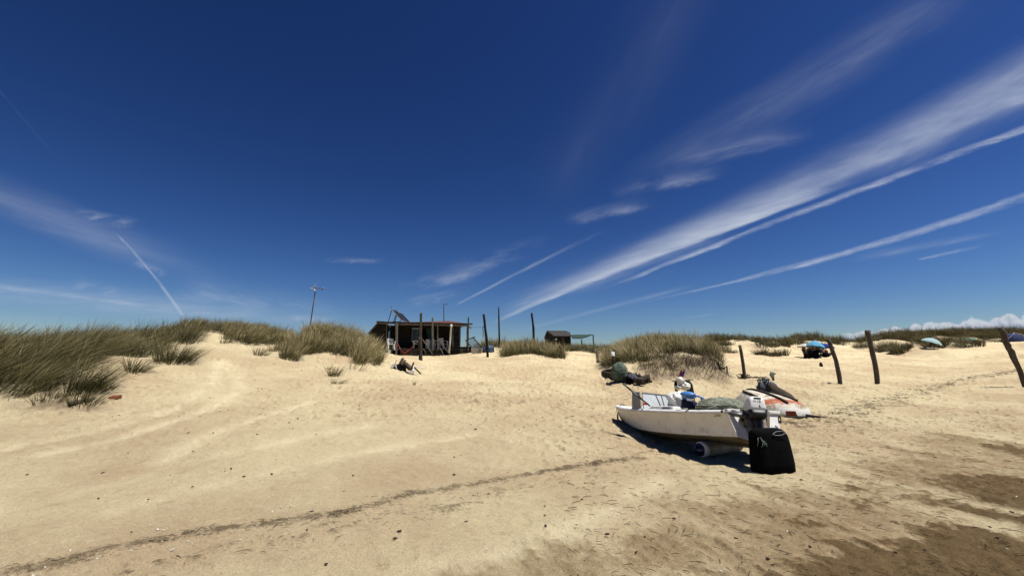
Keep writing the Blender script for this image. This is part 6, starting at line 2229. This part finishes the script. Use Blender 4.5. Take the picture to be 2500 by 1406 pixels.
# ------------------------------------------------------------------ litter on the sand
def scatter_debris(name, lab, pts, size, mat, kind='flake', seed=0):
    rr = random.Random(seed)
    mb = MB()
    for x, y in pts:
        z = hz(x, y)
        s_ = size * rr.uniform(.4, 1.6)
        a = rr.uniform(0, pi)
        if kind == 'twig':
            L_ = s_ * rr.uniform(2, 5)
            mb.tube([(x - math.cos(a) * L_, y - math.sin(a) * L_, z + .012), (x + rr.uniform(-.3, .3) * s_, y + rr.uniform(-.3, .3) * s_, z + .012 + s_ * .4), (x + math.cos(a) * L_, y + math.sin(a) * L_, z + .012)], [s_ * .18, s_ * .24, s_ * .12], 4)
        else:
            mb.box((x, y, z + .008 + s_ * .12), (s_ * rr.uniform(.8, 1.8), s_ * rr.uniform(.5, 1), s_ * .4), (rr.uniform(-.4, .4), rr.uniform(-.4, .4), a))
    o = mb.build(name, mat, None)
    o['kind'] = 'stuff'
    o['label'] = lab
    o['category'] = 'debris'
    return o


rr = random.Random(99)


def rand_on(poly, n, sig):
    out = []
    seg = [(Vector(a), Vector(b)) for a, b in zip(poly[:-1], poly[1:])]
    for _ in range(n):
        a, b = rr.choice(seg)
        p = a.lerp(b, rr.random())
        out.append((p.x + rr.gauss(0, sig), p.y + rr.gauss(0, sig * 1.1)))
    return out


M_WEED = paint("dry_seaweed", (.062, .045, .027), .9, .4, 20, .1)
M_SHELL = paint("white_shell", (0.4752, 0.4488, 0.396), .6, .1, 20)
M_CHAR = paint("dark_pebble", (0.0396, 0.0297, 0.0231), .85, .4, 20)
scatter_debris("tide_wrack", 'dark line of dry seaweed and twigs running across the foreground sand', rand_on(WRACK, 1300, .06) + rand_on(WRACK2, 220, .16), .0062, M_WEED, 'twig', 1)
scatter_debris("tide_wrack", 'band of dark seaweed litter on the sand at the right', rand_on(WRACK3, 1200, .30), .016, M_WEED, 'twig', 2)
pts = [(rr.uniform(-9, 9), 0) for _ in range(0)]
for _ in range(900):
    d_ = 2.6 + 11 * rr.random() ** 1.4
    pts.append((rr.uniform(-1.25, 1.25) * d_, d_))
scatter_debris("shell_litter", 'scattered white shell fragments on the foreground sand', pts[:170] + rand_on(WRACK, 160, .2), .012, M_SHELL, 'flake', 3)
scatter_debris("pebble_litter", 'scattered dark pebbles and bark flakes on the sand', pts[330:620], .017, M_CHAR, 'flake', 4)
pts2 = []
for _ in range(2600):
    d_ = 2.7 + 10 * rr.random() ** 1.15
    pts2.append((d_ * (1.25 - 1.15 * rr.random() ** .8), d_))
scatter_debris("twig_litter", 'thin dark twigs and weed scraps strewn over the right foreground', pts2, .0095, M_WEED, 'twig', 5)
pts3 = []
for _ in range(420):
    d_ = 9 + 20 * rr.random()
    pts3.append((d_ * rr.uniform(-.6, .3), d_))
scatter_debris("pebble_litter", 'small dark scraps on the trodden slope below the hut', pts3, .02, M_CHAR, 'flake', 6)
print("objects", len(bpy.data.objects))
